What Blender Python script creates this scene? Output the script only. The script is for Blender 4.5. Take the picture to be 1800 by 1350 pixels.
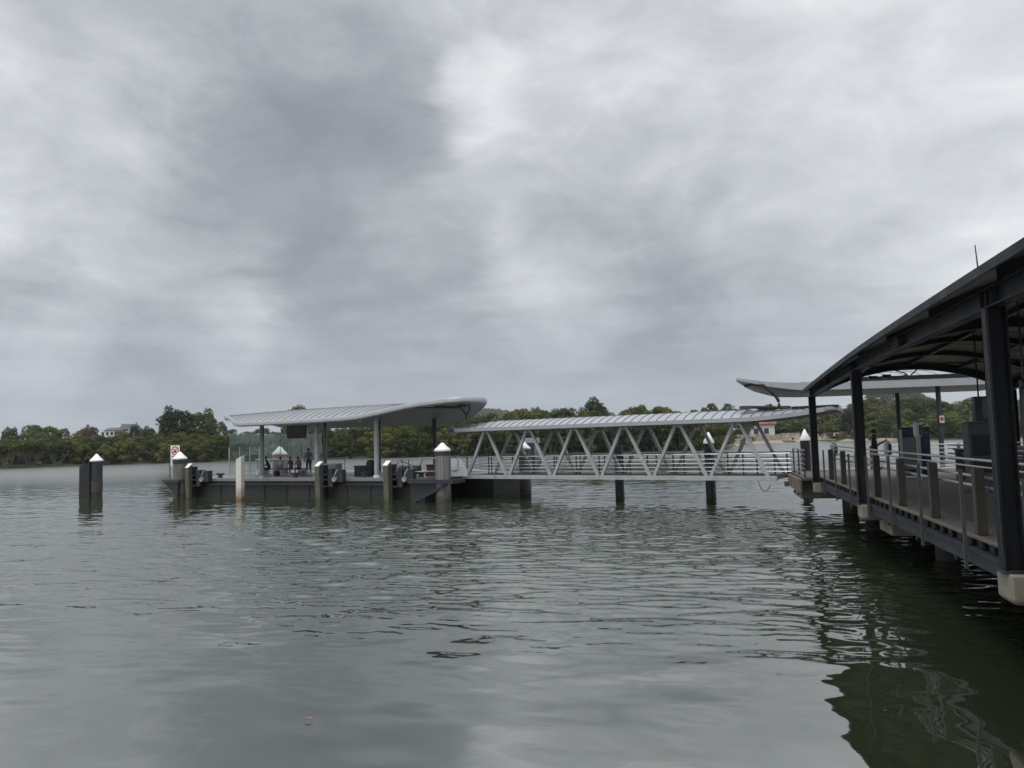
import bpy, math, random
import numpy as np
from mathutils import Vector, Matrix, Euler

# ------------------------------------------------------------------ camera, sky, sun, exposure
scn = bpy.context.scene
for o in list(bpy.data.objects):
    bpy.data.objects.remove(o)
COL = scn.collection
R = math.radians
PI = math.pi
EYE = Vector((0, 0, 3.2)); FPX = 1350.0
PITCH, ROLL = R(4.15), R(1.55)
HAZE = 0.00012

cam = bpy.data.cameras.new('camera'); camo = bpy.data.objects.new('camera', cam); COL.objects.link(camo)
cam.sensor_width = 36; cam.lens = 36 * FPX / 1800; cam.clip_start = 0.1; cam.clip_end = 12000
fwd = Vector((0, math.cos(PITCH), math.sin(PITCH)))
up0 = Vector((0, -math.sin(PITCH), math.cos(PITCH))); r0 = Vector((1, 0, 0))
CR = r0 * math.cos(ROLL) - up0 * math.sin(ROLL)
CU = up0 * math.cos(ROLL) + r0 * math.sin(ROLL)
camo.matrix_world = Matrix(((CR.x, CU.x, -fwd.x, EYE.x), (CR.y, CU.y, -fwd.y, EYE.y), (CR.z, CU.z, -fwd.z, EYE.z), (0, 0, 0, 1)))
scn.camera = camo

def ray(px, py):
    return fwd + CR * ((px - 900) / FPX) - CU * ((py - 675) / FPX)
def aty(px, py, Y):
    d = ray(px, py); return EYE + d * (Y / d.y)

SUN_EL, SUN_AZ = R(66), R(205)          # azimuth from +Y towards +X
world = bpy.data.worlds.new('World'); scn.world = world; world.use_nodes = True
nt = world.node_tree; nt.nodes.clear()

class NT:
    """small helper for node trees"""
    def __init__(s, tree): s.t = tree
    def n(s, kind, **kw):
        nd = s.t.nodes.new(kind)
        for k, v in kw.items():
            if k == 'inp':
                for a, b in v.items():
                    if hasattr(b, 'is_output'): s.t.links.new(b, nd.inputs[a])
                    else: nd.inputs[a].default_value = b
            else: setattr(nd, k, v)
        return nd
    def math(s, op, a, b=0.0, c=None, clamp=False):
        i = {0: a, 1: b}
        if c is not None: i[2] = c
        return s.n('ShaderNodeMath', operation=op, use_clamp=clamp, inp=i).outputs[0]
    def vmath(s, op, a, b=(0, 0, 0), out=0):
        return s.n('ShaderNodeVectorMath', operation=op, inp={0: a, 1: b}).outputs[out]
    def noise(s, vec, scale, detail=4.0, rough=0.5, dist=0.0, out='Fac', dims='3D'):
        return s.n('ShaderNodeTexNoise', noise_dimensions=dims, inp={'Vector': vec, 'Scale': scale, 'Detail': detail, 'Roughness': rough, 'Distortion': dist}).outputs[out]
    def ramp(s, fac, stops, interp='LINEAR'):
        nd = s.n('ShaderNodeValToRGB', inp={0: fac}); cr = nd.color_ramp; cr.interpolation = interp
        while len(cr.elements) < len(stops): cr.elements.new(0.5)
        for e, (p, c) in zip(cr.elements, stops):
            e.position = p; e.color = (*c, 1) if len(c) == 3 else c
        return nd.outputs[0]
    def mix(s, fac, a, b, blend='MIX'):
        nd = s.n('ShaderNodeMix', data_type='RGBA', blend_type=blend)
        for k, v in ((0, fac), (6, a), (7, b)):
            if hasattr(v, 'is_output'): s.t.links.new(v, nd.inputs[k])
            else: nd.inputs[k].default_value = v if k == 0 else ((*v, 1) if len(v) == 3 else v)
        return nd.outputs[2]
    def maprange(s, v, a, b, c=0.0, d=1.0, interp='SMOOTHSTEP'):
        return s.n('ShaderNodeMapRange', interpolation_type=interp, inp={0: v, 1: a, 2: b, 3: c, 4: d}).outputs[0]

W = NT(nt)
gen = W.n('ShaderNodeTexCoord').outputs['Generated']
sep = W.n('ShaderNodeSeparateXYZ', inp={0: gen}).outputs
den = W.math('ADD', W.math('MAXIMUM', sep[2], 0.0), 0.16)
plane = W.n('ShaderNodeCombineXYZ', inp={0: W.math('DIVIDE', sep[0], den), 1: W.math('DIVIDE', sep[1], den), 2: 0.0}).outputs[0]
ball = W.vmath('MULTIPLY', gen, (1.0, 1.0, 1.9))
n1 = W.noise(plane, 0.62, 5, 0.5, 0.3)
n2 = W.noise(W.vmath('ADD', ball, (7.3, 3.1, 1.0)), 3.1, 9, 0.56, 0.5)
n3 = W.noise(W.vmath('ADD', ball, (1.7, 4.1, 2.4)), 8.0, 10, 0.62, 0.8)
n4 = W.noise(W.vmath('MULTIPLY', gen, (1.0, 1.0, 9.0)), 3.2, 6, 0.55, 0.4)
wv = W.noise(ball, 2.6, 6, 0.6, 0.3, out='Color')
warp = W.vmath('NORMALIZE', W.vmath('ADD', gen, W.vmath('MULTIPLY', W.vmath('SUBTRACT', wv, (0.5, 0.5, 0.5)), (0.34, 0.34, 0.24))))
lowsky = W.maprange(sep[2], 0.05, 0.30, 1.0, 0.0)
val = W.math('ADD', 0.49, W.math('MULTIPLY', W.math('SUBTRACT', n1, 0.5), 0.30))
val = W.math('ADD', val, W.math('MULTIPLY', W.math('SUBTRACT', n2, 0.5), 0.74))
val = W.math('ADD', val, W.math('MULTIPLY', W.math('SUBTRACT', n3, 0.5), 0.40))
val = W.math('ADD', val, W.math('MULTIPLY', W.math('MULTIPLY', W.math('SUBTRACT', n4, 0.5), 0.55), lowsky))
# the cloud masses of this sky: direction (as a pixel of the photograph), radius in pixels, amount
CLOUDS = [(470, 60, 430, -.16), (580, 320, 290, -.27), (300, 180, 320, -.15), (760, 120, 190, -.05), (1420, 310, 260, -.12), (1080, 400, 190, -.13),
          (690, 560, 240, -.10), (160, 665, 280, -.24), (500, 660, 280, -.22), (1000, 650, 340, -.22), (20, 470, 80, -.14), (1330, 640, 260, -.05),
          (880, 190, 85, .19), (960, 510, 150, .20), (390, 490, 120, .17), (470, 600, 90, .12), (60, 60, 200, .10), (1660, 130, 300, .12), (90, 330, 200, .09),
          (1540, 560, 240, .08), (1080, 240, 170, .05), (1230, 500, 150, .05), (120, 600, 100, .10), (100, 738, 190, .20), (1650, 420, 120, .10), (1150, 60, 200, .02)]
for cx, cy, rp, amp in CLOUDS:
    c = ray(cx, cy).normalized()
    dp = W.vmath('DOT_PRODUCT', warp, tuple(c), out=1)
    m = W.maprange(dp, math.cos(math.atan(rp / FPX) * 1.15), 1.0, 0.0, amp)
    val = W.math('ADD', val, m)
val = W.math('ADD', 0.5, W.math('MULTIPLY', W.math('SUBTRACT', val, 0.5), 0.86))
cloud = W.ramp(val, [(0.0, (.205, .215, .240)), (0.16, (.265, .277, .302)), (0.36, (.378, .394, .418)), (0.56, (.520, .538, .556)), (0.78, (.672, .690, .698)), (1.0, (.82, .832, .832))])
low = W.maprange(sep[2], 0.0, 0.20, 1.0, 0.0)
cloud = W.mix(W.math('MULTIPLY', low, 0.68), cloud, (.275, .31, .36))
zen = W.maprange(sep[2], 0.42, 1.0, 1.0, 1.9)          # overcast: brightest overhead
cloud = W.vmath('MULTIPLY', cloud, W.n('ShaderNodeCombineXYZ', inp={0: zen, 1: zen, 2: zen}).outputs[0])
cloud10 = W.vmath('SCALE', cloud); cloud10.node.inputs['Scale'].default_value = 10.0
sky = W.n('ShaderNodeTexSky', sky_type='NISHITA', sun_disc=False, sun_elevation=SUN_EL, sun_rotation=SUN_AZ)
skyc = W.mix(0.95, sky.outputs[0], cloud10)
bg = W.n('ShaderNodeBackground', inp={'Color': skyc, 'Strength': 0.1})
W.t.links.new(bg.outputs[0], W.n('ShaderNodeOutputWorld').inputs[0])

sl = bpy.data.lights.new('sun', 'SUN'); sl.energy = 1.5; sl.angle = R(35); sl.color = (1, .975, .94)
so = bpy.data.objects.new('sun', sl); COL.objects.link(so)
sdir = Vector((math.sin(SUN_AZ) * math.cos(SUN_EL), math.cos(SUN_AZ) * math.cos(SUN_EL), math.sin(SUN_EL)))
so.rotation_euler = sdir.to_track_quat('Z', 'Y').to_euler(); so.location = (0, 0, 60)
vs = scn.view_settings; vs.view_transform = 'Standard'; vs.look = 'None'; vs.gamma = 1; vs.exposure = 0.5; vs.use_curve_mapping = False
scn.render.engine = 'CYCLES'
cy = scn.cycles; cy.use_denoising = True; cy.max_bounces = 6; cy.diffuse_bounces = 3; cy.glossy_bounces = 4; cy.transmission_bounces = 6; cy.transparent_max_bounces = 12
cy.caustics_reflective = False; cy.caustics_refractive = False; cy.sample_clamp_indirect = 4

# ------------------------------------------------------------------ materials
def mat(name, col, rough=0.6, metal=0.0, var=0.25, scale=3.0, bump=0.0, bscale=30.0, spec=0.5, stain=None, stretch=(1, 1, 1), coat=0.0, tide=None):
    """painted, metal or mineral surface with mottling and, if given, stains"""
    m = bpy.data.materials.new(name); m.use_nodes = True; t = m.node_tree; t.nodes.clear(); N = NT(t)
    tc = N.n('ShaderNodeTexCoord').outputs['Object']
    v = N.vmath('MULTIPLY', tc, stretch)
    a = N.noise(v, scale, 6, 0.62)
    c = N.ramp(a, [(0.28, tuple(x * (1 - var) for x in col)), (0.5, col), (0.75, tuple(min(1, x * (1 + var)) for x in col))])
    if stain:
        sc, sscale, amt = stain
        f = N.maprange(N.noise(N.vmath('MULTIPLY', tc, (1, 1, 0.25)), sscale, 7, 0.7), 0.52, 0.70, 0.0, amt)
        c = N.mix(f, c, sc)
    if tide:   # weed and wet band left by the tide
        wz = N.n('ShaderNodeSeparateXYZ', inp={0: N.n('ShaderNodeNewGeometry').outputs['Position']}).outputs[2]
        e = N.math('ADD', wz, N.math('MULTIPLY', N.math('SUBTRACT', N.noise(N.vmath('MULTIPLY', tc, (1, 1, .3)), 5.0, 5, .6), .5), .5))
        c = N.mix(N.maprange(e, tide[0] + .12, tide[0] - .12, 0.0, .9), c, tide[1])
        if len(tide) > 2: c = N.mix(N.maprange(e, tide[0] + .75, tide[0] + .1, 0.0, .55), c, tide[2])
    p = N.n('ShaderNodeBsdfPrincipled', inp={'Base Color': c, 'Metallic': metal, 'Specular IOR Level': spec, 'Coat Weight': coat})
    N.t.links.new(N.maprange(a, 0.3, 0.7, max(0.03, rough - 0.1), min(1, rough + 0.1), 'LINEAR'), p.inputs['Roughness'])
    if bump:
        b = N.n('ShaderNodeBump', inp={'Strength': bump, 'Distance': 0.01, 'Height': N.noise(v, bscale, 4, 0.6)})
        N.t.links.new(b.outputs[0], p.inputs['Normal'])
    N.t.links.new(p.outputs[0], N.n('ShaderNodeOutputMaterial').inputs[0])
    return m

def foliage(name, c0, c1, c2):
    m = bpy.data.materials.new(name); m.use_nodes = True; t = m.node_tree; t.nodes.clear(); N = NT(t)
    g = N.n('ShaderNodeNewGeometry'); oi = N.n('ShaderNodeObjectInfo')
    tc = N.n('ShaderNodeTexCoord').outputs['Object']
    a = N.math('ADD', N.math('MULTIPLY', N.noise(tc, 0.55, 3, 0.5), 0.75), N.math('MULTIPLY', g.outputs['Random Per Island'], 0.30))
    a = N.math('ADD', a, N.math('MULTIPLY', N.math('SUBTRACT', oi.outputs['Random'], 0.5), 0.55))
    c = N.ramp(a, [(0.15, c0), (0.5, c1), (0.85, c2)])
    p = N.n('ShaderNodeBsdfPrincipled', inp={'Base Color': c, 'Roughness': 0.7, 'Specular IOR Level': 0.12})
    tr = N.n('ShaderNodeBsdfTranslucent', inp={'Color': c})
    mx = N.n('ShaderNodeMixShader', inp={0: 0.18})
    N.t.links.new(p.outputs[0], mx.inputs[1]); N.t.links.new(tr.outputs[0], mx.inputs[2])
    N.t.links.new(mx.outputs[0], N.n('ShaderNodeOutputMaterial').inputs[0])
    return m

def glass(name, tint, alpha):
    m = bpy.data.materials.new(name); m.use_nodes = True; t = m.node_tree; t.nodes.clear(); N = NT(t)
    fr = 0.07
    gl = N.n('ShaderNodeBsdfGlossy', inp={'Color': (.9, .95, .95, 1), 'Roughness': 0.03})
    tr = N.n('ShaderNodeBsdfTransparent', inp={'Color': (*tint, 1)})
    df = N.n('ShaderNodeBsdfDiffuse', inp={'Color': (.50, .64, .63, 1)})
    m1 = N.n('ShaderNodeMixShader', inp={0: alpha, 1: tr.outputs[0], 2: df.outputs[0]})
    m2 = N.n('ShaderNodeMixShader', inp={0: fr, 1: m1.outputs[0], 2: gl.outputs[0]})
    N.t.links.new(m2.outputs[0], N.n('ShaderNodeOutputMaterial').inputs[0])
    return m

M = {}
M['steel_dark'] = mat('dark_blue_steel', (.0115, .0135, .017), .5, 0, .3, 2.5, .15, 60, .25, stain=((.055, .04, .03), 3.2, .7))
M['steel_mid'] = mat('blue_grey_steel', (.036, .041, .050), .5, 0, .25, 2.5, .1, 60, .3, stain=((.07, .045, .03), 2.5, .5))
M['galv'] = mat('galvanised_grey', (.39, .405, .41), .42, .15, .15, 2.0, .05, 80, stain=((.20, .19, .17), 1.6, .5))
M['paint_grey'] = mat('grey_paint', (.19, .195, .20), .45, 0, .15, 2.0, .05, 80, stain=((.12, .115, .10), 1.8, .5))
M['chrome'] = mat('stainless_rail', (.52, .53, .54), .36, .95, .1, 4.0)
M['roof_metal'] = mat('roof_metal', (.27, .282, .30), .5, .1, .12, .8, .03, 40, stain=((.30, .30, .30), 1.2, .4), stretch=(1, .3, 1))
M['roof_panel'] = mat('pale_roof_panel', (.30, .325, .35), .45, .0, .08, .8)
M['seam'] = mat('roof_seam', (.20, .205, .215), .5, .2, .1)
M['soffit'] = mat('soffit', (.29, .285, .27), .6, 0, .12, 1.2)
M['fascia'] = mat('pale_fascia', (.37, .385, .40), .4, .1, .1, 1.5, stain=((.33, .33, .32), 1.5, .4))
M['hull'] = mat('hull_dark_grey', (.012, .013, .015), .5, 0, .35, 1.2, .25, 30, stain=((.055, .038, .028), 1.9, .75), tide=(.14, (.020, .024, .014), (.030, .030, .026)))
M['rubber'] = mat('black_rubber', (.012, .012, .013), .6, 0, .3, 5)
M['black'] = mat('black_plastic', (.010, .010, .012), .35, 0, .2, 5)
M['black_pile'] = mat('black_pile', (.014, .016, .022), .35, 0, .4, 2, .1, 30, stain=((.05, .045, .04), 2.0, .6), tide=(.25, (.012, .016, .010), (.03, .03, .026)))
M['white'] = mat('white_paint', (.82, .82, .81), .45, 0, .08, 3, stain=((.45, .42, .36), 2.2, .5))
M['white_rust'] = mat('white_paint_rusty', (.66, .65, .60), .5, 0, .1, 3, .1, 40, stain=((.28, .13, .05), 2.2, .85), tide=(.22, (.10, .07, .035), (.33, .19, .08)))
M['concrete'] = mat('concrete', (.31, .275, .22), .85, 0, .25, 2.5, .4, 40, stain=((.10, .09, .07), 1.6, .8))
M['pile_concrete'] = mat('weathered_pile', (.145, .14, .125), .8, 0, .35, 2.0, .4, 30, stain=((.06, .058, .05), 2.0, .8), stretch=(3, 3, .5), tide=(.30, (.022, .026, .014), (.09, .085, .065)))
M['pile_wrap'] = mat('steel_pile_sleeve', (.19, .185, .17), .45, .35, .75, 1.6, .1, 30, stretch=(5, 5, .04), tide=(.28, (.03, .033, .018), (.10, .095, .07)))
M['timber'] = mat('grey_timber', (.068, .056, .045), .8, 0, .35, 4, .4, 20, stretch=(4, 4, .5))
M['timber_pale'] = mat('weathered_timber', (.105, .10, .080), .8, 0, .35, 4, .5, 20, stain=((.10, .10, .06), 2.0, .8), stretch=(4, 4, .5), tide=(.28, (.03, .034, .016), (.15, .145, .09)))
M['plank'] = mat('fascia_plank', (.17, .145, .118), .8, 0, .3, 4, .4, 20, stretch=(1, 1, 4))
M['deck'] = mat('wharf_deck', (.105, .098, .088), .8, 0, .22, 1.3, .3, 25, stain=((.08, .075, .065), 1.0, .7))
M['ceiling'] = mat('ceiling_board', (.34, .29, .23), .7, 0, .2, 1.0, stain=((.22, .18, .14), .8, .7))
M['red'] = mat('sign_red', (.55, .035, .03), .4, 0, .05)
M['upright'] = mat('olive_steel', (.085, .088, .075), .5, .2, .2, 3)
M['blue'] = mat('sign_blue', (.014, .018, .085), .4, 0, .05)
M['green'] = mat('reader_green', (.02, .16, .07), .35, 0, .1)
M['sign_ink'] = mat('sign_ink', (.03, .03, .035), .5, 0, .05)
M['pane_frost'] = mat('pale_screen', (.52, .56, .58), .4, 0, .15, 3)
M['glass'] = glass('green_tinted_glass', (.93, .97, .96), .075)
M['window_glass'] = mat('window_glass', (.03, .035, .04), .08, 0, .2)
M['skin'] = mat('skin', (.35, .20, .14), .5, 0, .08)
M['skin2'] = mat('skin_tan', (.23, .125, .085), .5, 0, .08)
M['hair'] = mat('dark_hair', (.012, .009, .008), .5, 0, .3)
M['cl_black'] = mat('cloth_black', (.014, .014, .017), .85, 0, .3)
M['cl_navy'] = mat('cloth_navy', (.016, .018, .034), .85, 0, .3)
M['cl_grey'] = mat('cloth_grey', (.16, .17, .19), .85, 0, .2)
M['cl_pale'] = mat('cloth_pale', (.42, .40, .38), .85, 0, .2)
M['cl_khaki'] = mat('cloth_khaki', (.20, .165, .115), .85, 0, .2)
M['cl_white'] = mat('cloth_white', (.7, .7, .7), .8, 0, .1)
M['cl_olive'] = mat('cloth_olive', (.07, .065, .045), .85, 0, .2)
M['leaf_mangrove'] = foliage('mangrove_leaf', (.029, .041, .013), (.064, .080, .024), (.150, .158, .048))
M['leaf_dark'] = foliage('dark_leaf', (.022, .032, .014), (.045, .060, .024), (.080, .092, .036))
M['leaf_gum'] = foliage('gum_leaf', (.042, .052, .026), (.078, .088, .040), (.115, .118, .056))
M['leaf_green'] = foliage('green_leaf', (.042, .062, .020), (.085, .110, .034), (.14, .16, .05))
M['leaf_brown'] = foliage('brown_leaf', (.070, .060, .030), (.105, .085, .042), (.14, .11, .055))
M['bark'] = mat('bark', (.12, .10, .08), .9, 0, .3, 2)
M['bark_pale'] = mat('pale_bark', (.15, .14, .12), .85, 0, .35, 2)
M['brick_red'] = mat('terracotta_roof', (.30, .105, .065), .8, 0, .25, 1.5)
M['house_white'] = mat('house_white', (.62, .61, .57), .7, 0, .08, .5)
M['roof_slate'] = mat('slate_roof', (.10, .105, .115), .7, 0, .2, .5)
M['sandstone'] = mat('sandstone', (.36, .32, .25), .9, 0, .35, .4, .6, 2)
M['leaf_orange'] = mat('fallen_leaf', (.26, .13, .07), .6, 0, .2, 20)

def ground_mat():
    m = bpy.data.materials.new('bank_soil'); m.use_nodes = True; t = m.node_tree; t.nodes.clear(); N = NT(t)
    tc = N.n('ShaderNodeTexCoord').outputs['Object']
    a = N.noise(tc, 0.05, 8, 0.65)
    c = N.ramp(a, [(0.3, (.035, .042, .018)), (0.55, (.06, .062, .03)), (0.75, (.09, .08, .045))])
    p = N.n('ShaderNodeBsdfPrincipled', inp={'Base Color': c, 'Roughness': 0.95})
    N.t.links.new(p.outputs[0], N.n('ShaderNodeOutputMaterial').inputs[0]); return m
M['ground'] = ground_mat()

def water_mat():
    m = bpy.data.materials.new('river_water'); m.use_nodes = True; t = m.node_tree; t.nodes.clear(); N = NT(t)
    pos = N.n('ShaderNodeNewGeometry').outputs['Position']
    rot = N.n('ShaderNodeMapping', inp={'Vector': pos, 'Rotation': (0, 0, R(-9))}).outputs[0]
    gust = N.maprange(N.noise(N.vmath('MULTIPLY', rot, (.4, 1, 1)), 0.045, 3, 0.5), 0.38, 0.62, 0.55, 1.15)
    fine = N.noise(N.vmath('MULTIPLY', rot, (.55, 1, 1)), 5.0, 3, 0.55, 0.4)
    fine2 = N.noise(N.vmath('MULTIPLY', rot, (.6, 1, 1)), 1.9, 3, 0.5, 0.5)
    h = N.math('ADD', N.math('MULTIPLY', fine, 0.004), N.math('MULTIPLY', fine2, 0.011))
    h = N.math('MULTIPLY', h, gust)
    sy = N.n('ShaderNodeSeparateXYZ', inp={0: pos}).outputs[1]
    h = N.math('MULTIPLY', h, N.maprange(sy, 7.0, 24.0, 0.12, 1.0))
    h = N.math('MULTIPLY', h, N.math('ADD', N.maprange(sy, 29.0, 41.0, 1.0, 0.5), N.maprange(sy, 52.0, 75.0, 0.0, 0.9)))
    open_water = N.maprange(sy, 42.0, 120.0, 0.015, 0.30)
    b = N.n('ShaderNodeBump', inp={'Strength': 1.0, 'Distance': 1.0, 'Height': h})
    murk = N.ramp(N.noise(pos, 0.08, 4, 0.5), [(0.3, (.018, .026, .013)), (0.7, (.024, .032, .018))])
    p = N.n('ShaderNodeBsdfPrincipled', inp={'Base Color': murk, 'Roughness': open_water, 'IOR': 4.2, 'Specular IOR Level': 0.5, 'Normal': b.outputs[0]})
    N.t.links.new(p.outputs[0], N.n('ShaderNodeOutputMaterial').inputs[0]); return m
M['water'] = water_mat()

def lerp(a, b, t): return a + (b - a) * t
# ------------------------------------------------------------------ mesh helpers
class MB:
    """collects shapes, builds ONE mesh object"""
    def __init__(s): s.v = []; s.f = []
    def add(s, vs_, fs):
        k = len(s.v); s.v += [tuple(x) for x in vs_]; s.f += [tuple(i + k for i in f) for f in fs]; return s
    def box(s, x0, y0, z0, x1, y1, z1):
        return s.add([(x0, y0, z0), (x1, y0, z0), (x1, y1, z0), (x0, y1, z0), (x0, y0, z1), (x1, y0, z1), (x1, y1, z1), (x0, y1, z1)],
                     [(3, 2, 1, 0), (4, 5, 6, 7), (0, 1, 5, 4), (1, 2, 6, 5), (2, 3, 7, 6), (3, 0, 4, 7)])
    def bar(s, p0, p1, w, h, up=(0, 0, 1)):
        p0, p1 = Vector(p0), Vector(p1); d = (p1 - p0).normalized(); up = Vector(up)
        if abs(d.dot(up)) > .98: up = Vector((0, 1, 0))
        a = d.cross(up).normalized() * w / 2; b = a.cross(d).normalized() * h / 2
        return s.add([p0 - a - b, p0 + a - b, p0 + a + b, p0 - a + b, p1 - a - b, p1 + a - b, p1 + a + b, p1 - a + b],
                     [(3, 2, 1, 0), (4, 5, 6, 7), (0, 1, 5, 4), (1, 2, 6, 5), (2, 3, 7, 6), (3, 0, 4, 7)])
    def tube(s, pts, r, n=8, cap=True):
        pts = [Vector(p) for p in pts]; k = len(s.v); rr = r if isinstance(r, (list, tuple)) else [r] * len(pts)
        ref = None
        for i, p in enumerate(pts):
            d = (pts[min(i + 1, len(pts) - 1)] - pts[max(i - 1, 0)]).normalized()
            if ref is None:
                ref = Vector((0, 0, 1)) if abs(d.z) < .9 else Vector((1, 0, 0))
            a = d.cross(ref).normalized(); b = d.cross(a).normalized()
            for j in range(n):
                t = 2 * PI * j / n; s.v.append(tuple(p + (a * math.cos(t) + b * math.sin(t)) * rr[i]))
        for i in range(len(pts) - 1):
            for j in range(n):
                q = k + i * n; s.f.append((q + j, q + (j + 1) % n, q + n + (j + 1) % n, q + n + j))
        if cap:
            s.f.append(tuple(k + j for j in range(n - 1, -1, -1))); s.f.append(tuple(k + (len(pts) - 1) * n + j for j in range(n)))
        return s
    def lathe(s, prof, c=(0, 0, 0), n=16):
        return s.tube([(c[0], c[1], c[2] + z) for r, z in prof], [r for r, z in prof], n)
    def prism(s, poly, z0, z1):
        n = len(poly); k = len(s.v)
        s.v += [(x, y, z0) for x, y in poly] + [(x, y, z1) for x, y in poly]
        s.f += [tuple(k + i for i in range(n - 1, -1, -1)), tuple(k + n + i for i in range(n))]
        s.f += [(k + i, k + (i + 1) % n, k + n + (i + 1) % n, k + n + i) for i in range(n)]
        return s
    def sweep(s, prof, path, side, up=(0, 0, 1)):
        """closed profile [(a,b)] along path; a goes along `side`, b along `up`"""
        k = len(s.v); n = len(prof); side = Vector(side); up = Vector(up)
        for p in path:
            for a, b in prof: s.v.append(tuple(Vector(p) + side * a + up * b))
        for i in range(len(path) - 1):
            for j in range(n):
                q = k + i * n; s.f.append((q + j, q + (j + 1) % n, q + n + (j + 1) % n, q + n + j))
        s.f.append(tuple(k + j for j in range(n - 1, -1, -1))); s.f.append(tuple(k + (len(path) - 1) * n + j for j in range(n)))
        return s
    def mesh(s, name, m):
        me = bpy.data.meshes.new(name); me.from_pydata(s.v, [], s.f); me.update()
        import bmesh
        b = bmesh.new(); b.from_mesh(me); bmesh.ops.recalc_face_normals(b, faces=b.faces); b.to_mesh(me); b.free()
        if m: me.materials.append(M[m] if isinstance(m, str) else m)
        return me
    def build(s, name, m, parent=None, bevel=0, smooth=False, loc=None):
        o = bpy.data.objects.new(name, s.mesh(name, m)); COL.objects.link(o)
        if parent: o.parent = parent
        if loc is not None: o.location = loc
        if bevel:
            md = o.modifiers.new('bevel', 'BEVEL'); md.width = bevel; md.segments = 2; md.limit_method = 'ANGLE'
        if smooth: shade(o.data)
        return o

def shade(me, ang=R(40)):
    for p in me.polygons: p.use_smooth = True
    me.set_sharp_from_angle(angle=ang)

def tag(o, label=None, cat=None, group=None, kind=None):
    if label: o['label'] = label
    if cat: o['category'] = cat
    if group: o['group'] = group
    if kind: o['kind'] = kind
    return o
def thing(name, label, cat, loc=(0, 0, 0), rz=0, group=None):
    o = bpy.data.objects.new(name, None); COL.objects.link(o); o.location = loc; o.rotation_euler = (0, 0, rz); o.empty_display_size = .3
    return tag(o, label, cat, group)
def empty_part(name, parent):
    o = bpy.data.objects.new(name, None); COL.objects.link(o); o.parent = parent; return o
def share(src, name, parent, loc=(0, 0, 0), rot=(0, 0, 0)):
    o = bpy.data.objects.new(name, src.data); COL.objects.link(o); o.parent = parent; o.location = loc; o.rotation_euler = rot
    for md in src.modifiers:
        if md.type == 'BEVEL':
            q = o.modifiers.new('bevel', 'BEVEL'); q.width = md.width; q.segments = md.segments; q.limit_method = 'ANGLE'
    return o
def interp(x, pts):
    if x <= pts[0][0]: return pts[0][1]
    for (a, b), (c, d) in zip(pts, pts[1:]):
        if x <= c:
            t = (x - a) / (c - a); t = t * t * (3 - 2 * t) if False else t
            return b + (d - b) * t
    return pts[-1][1]

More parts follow.
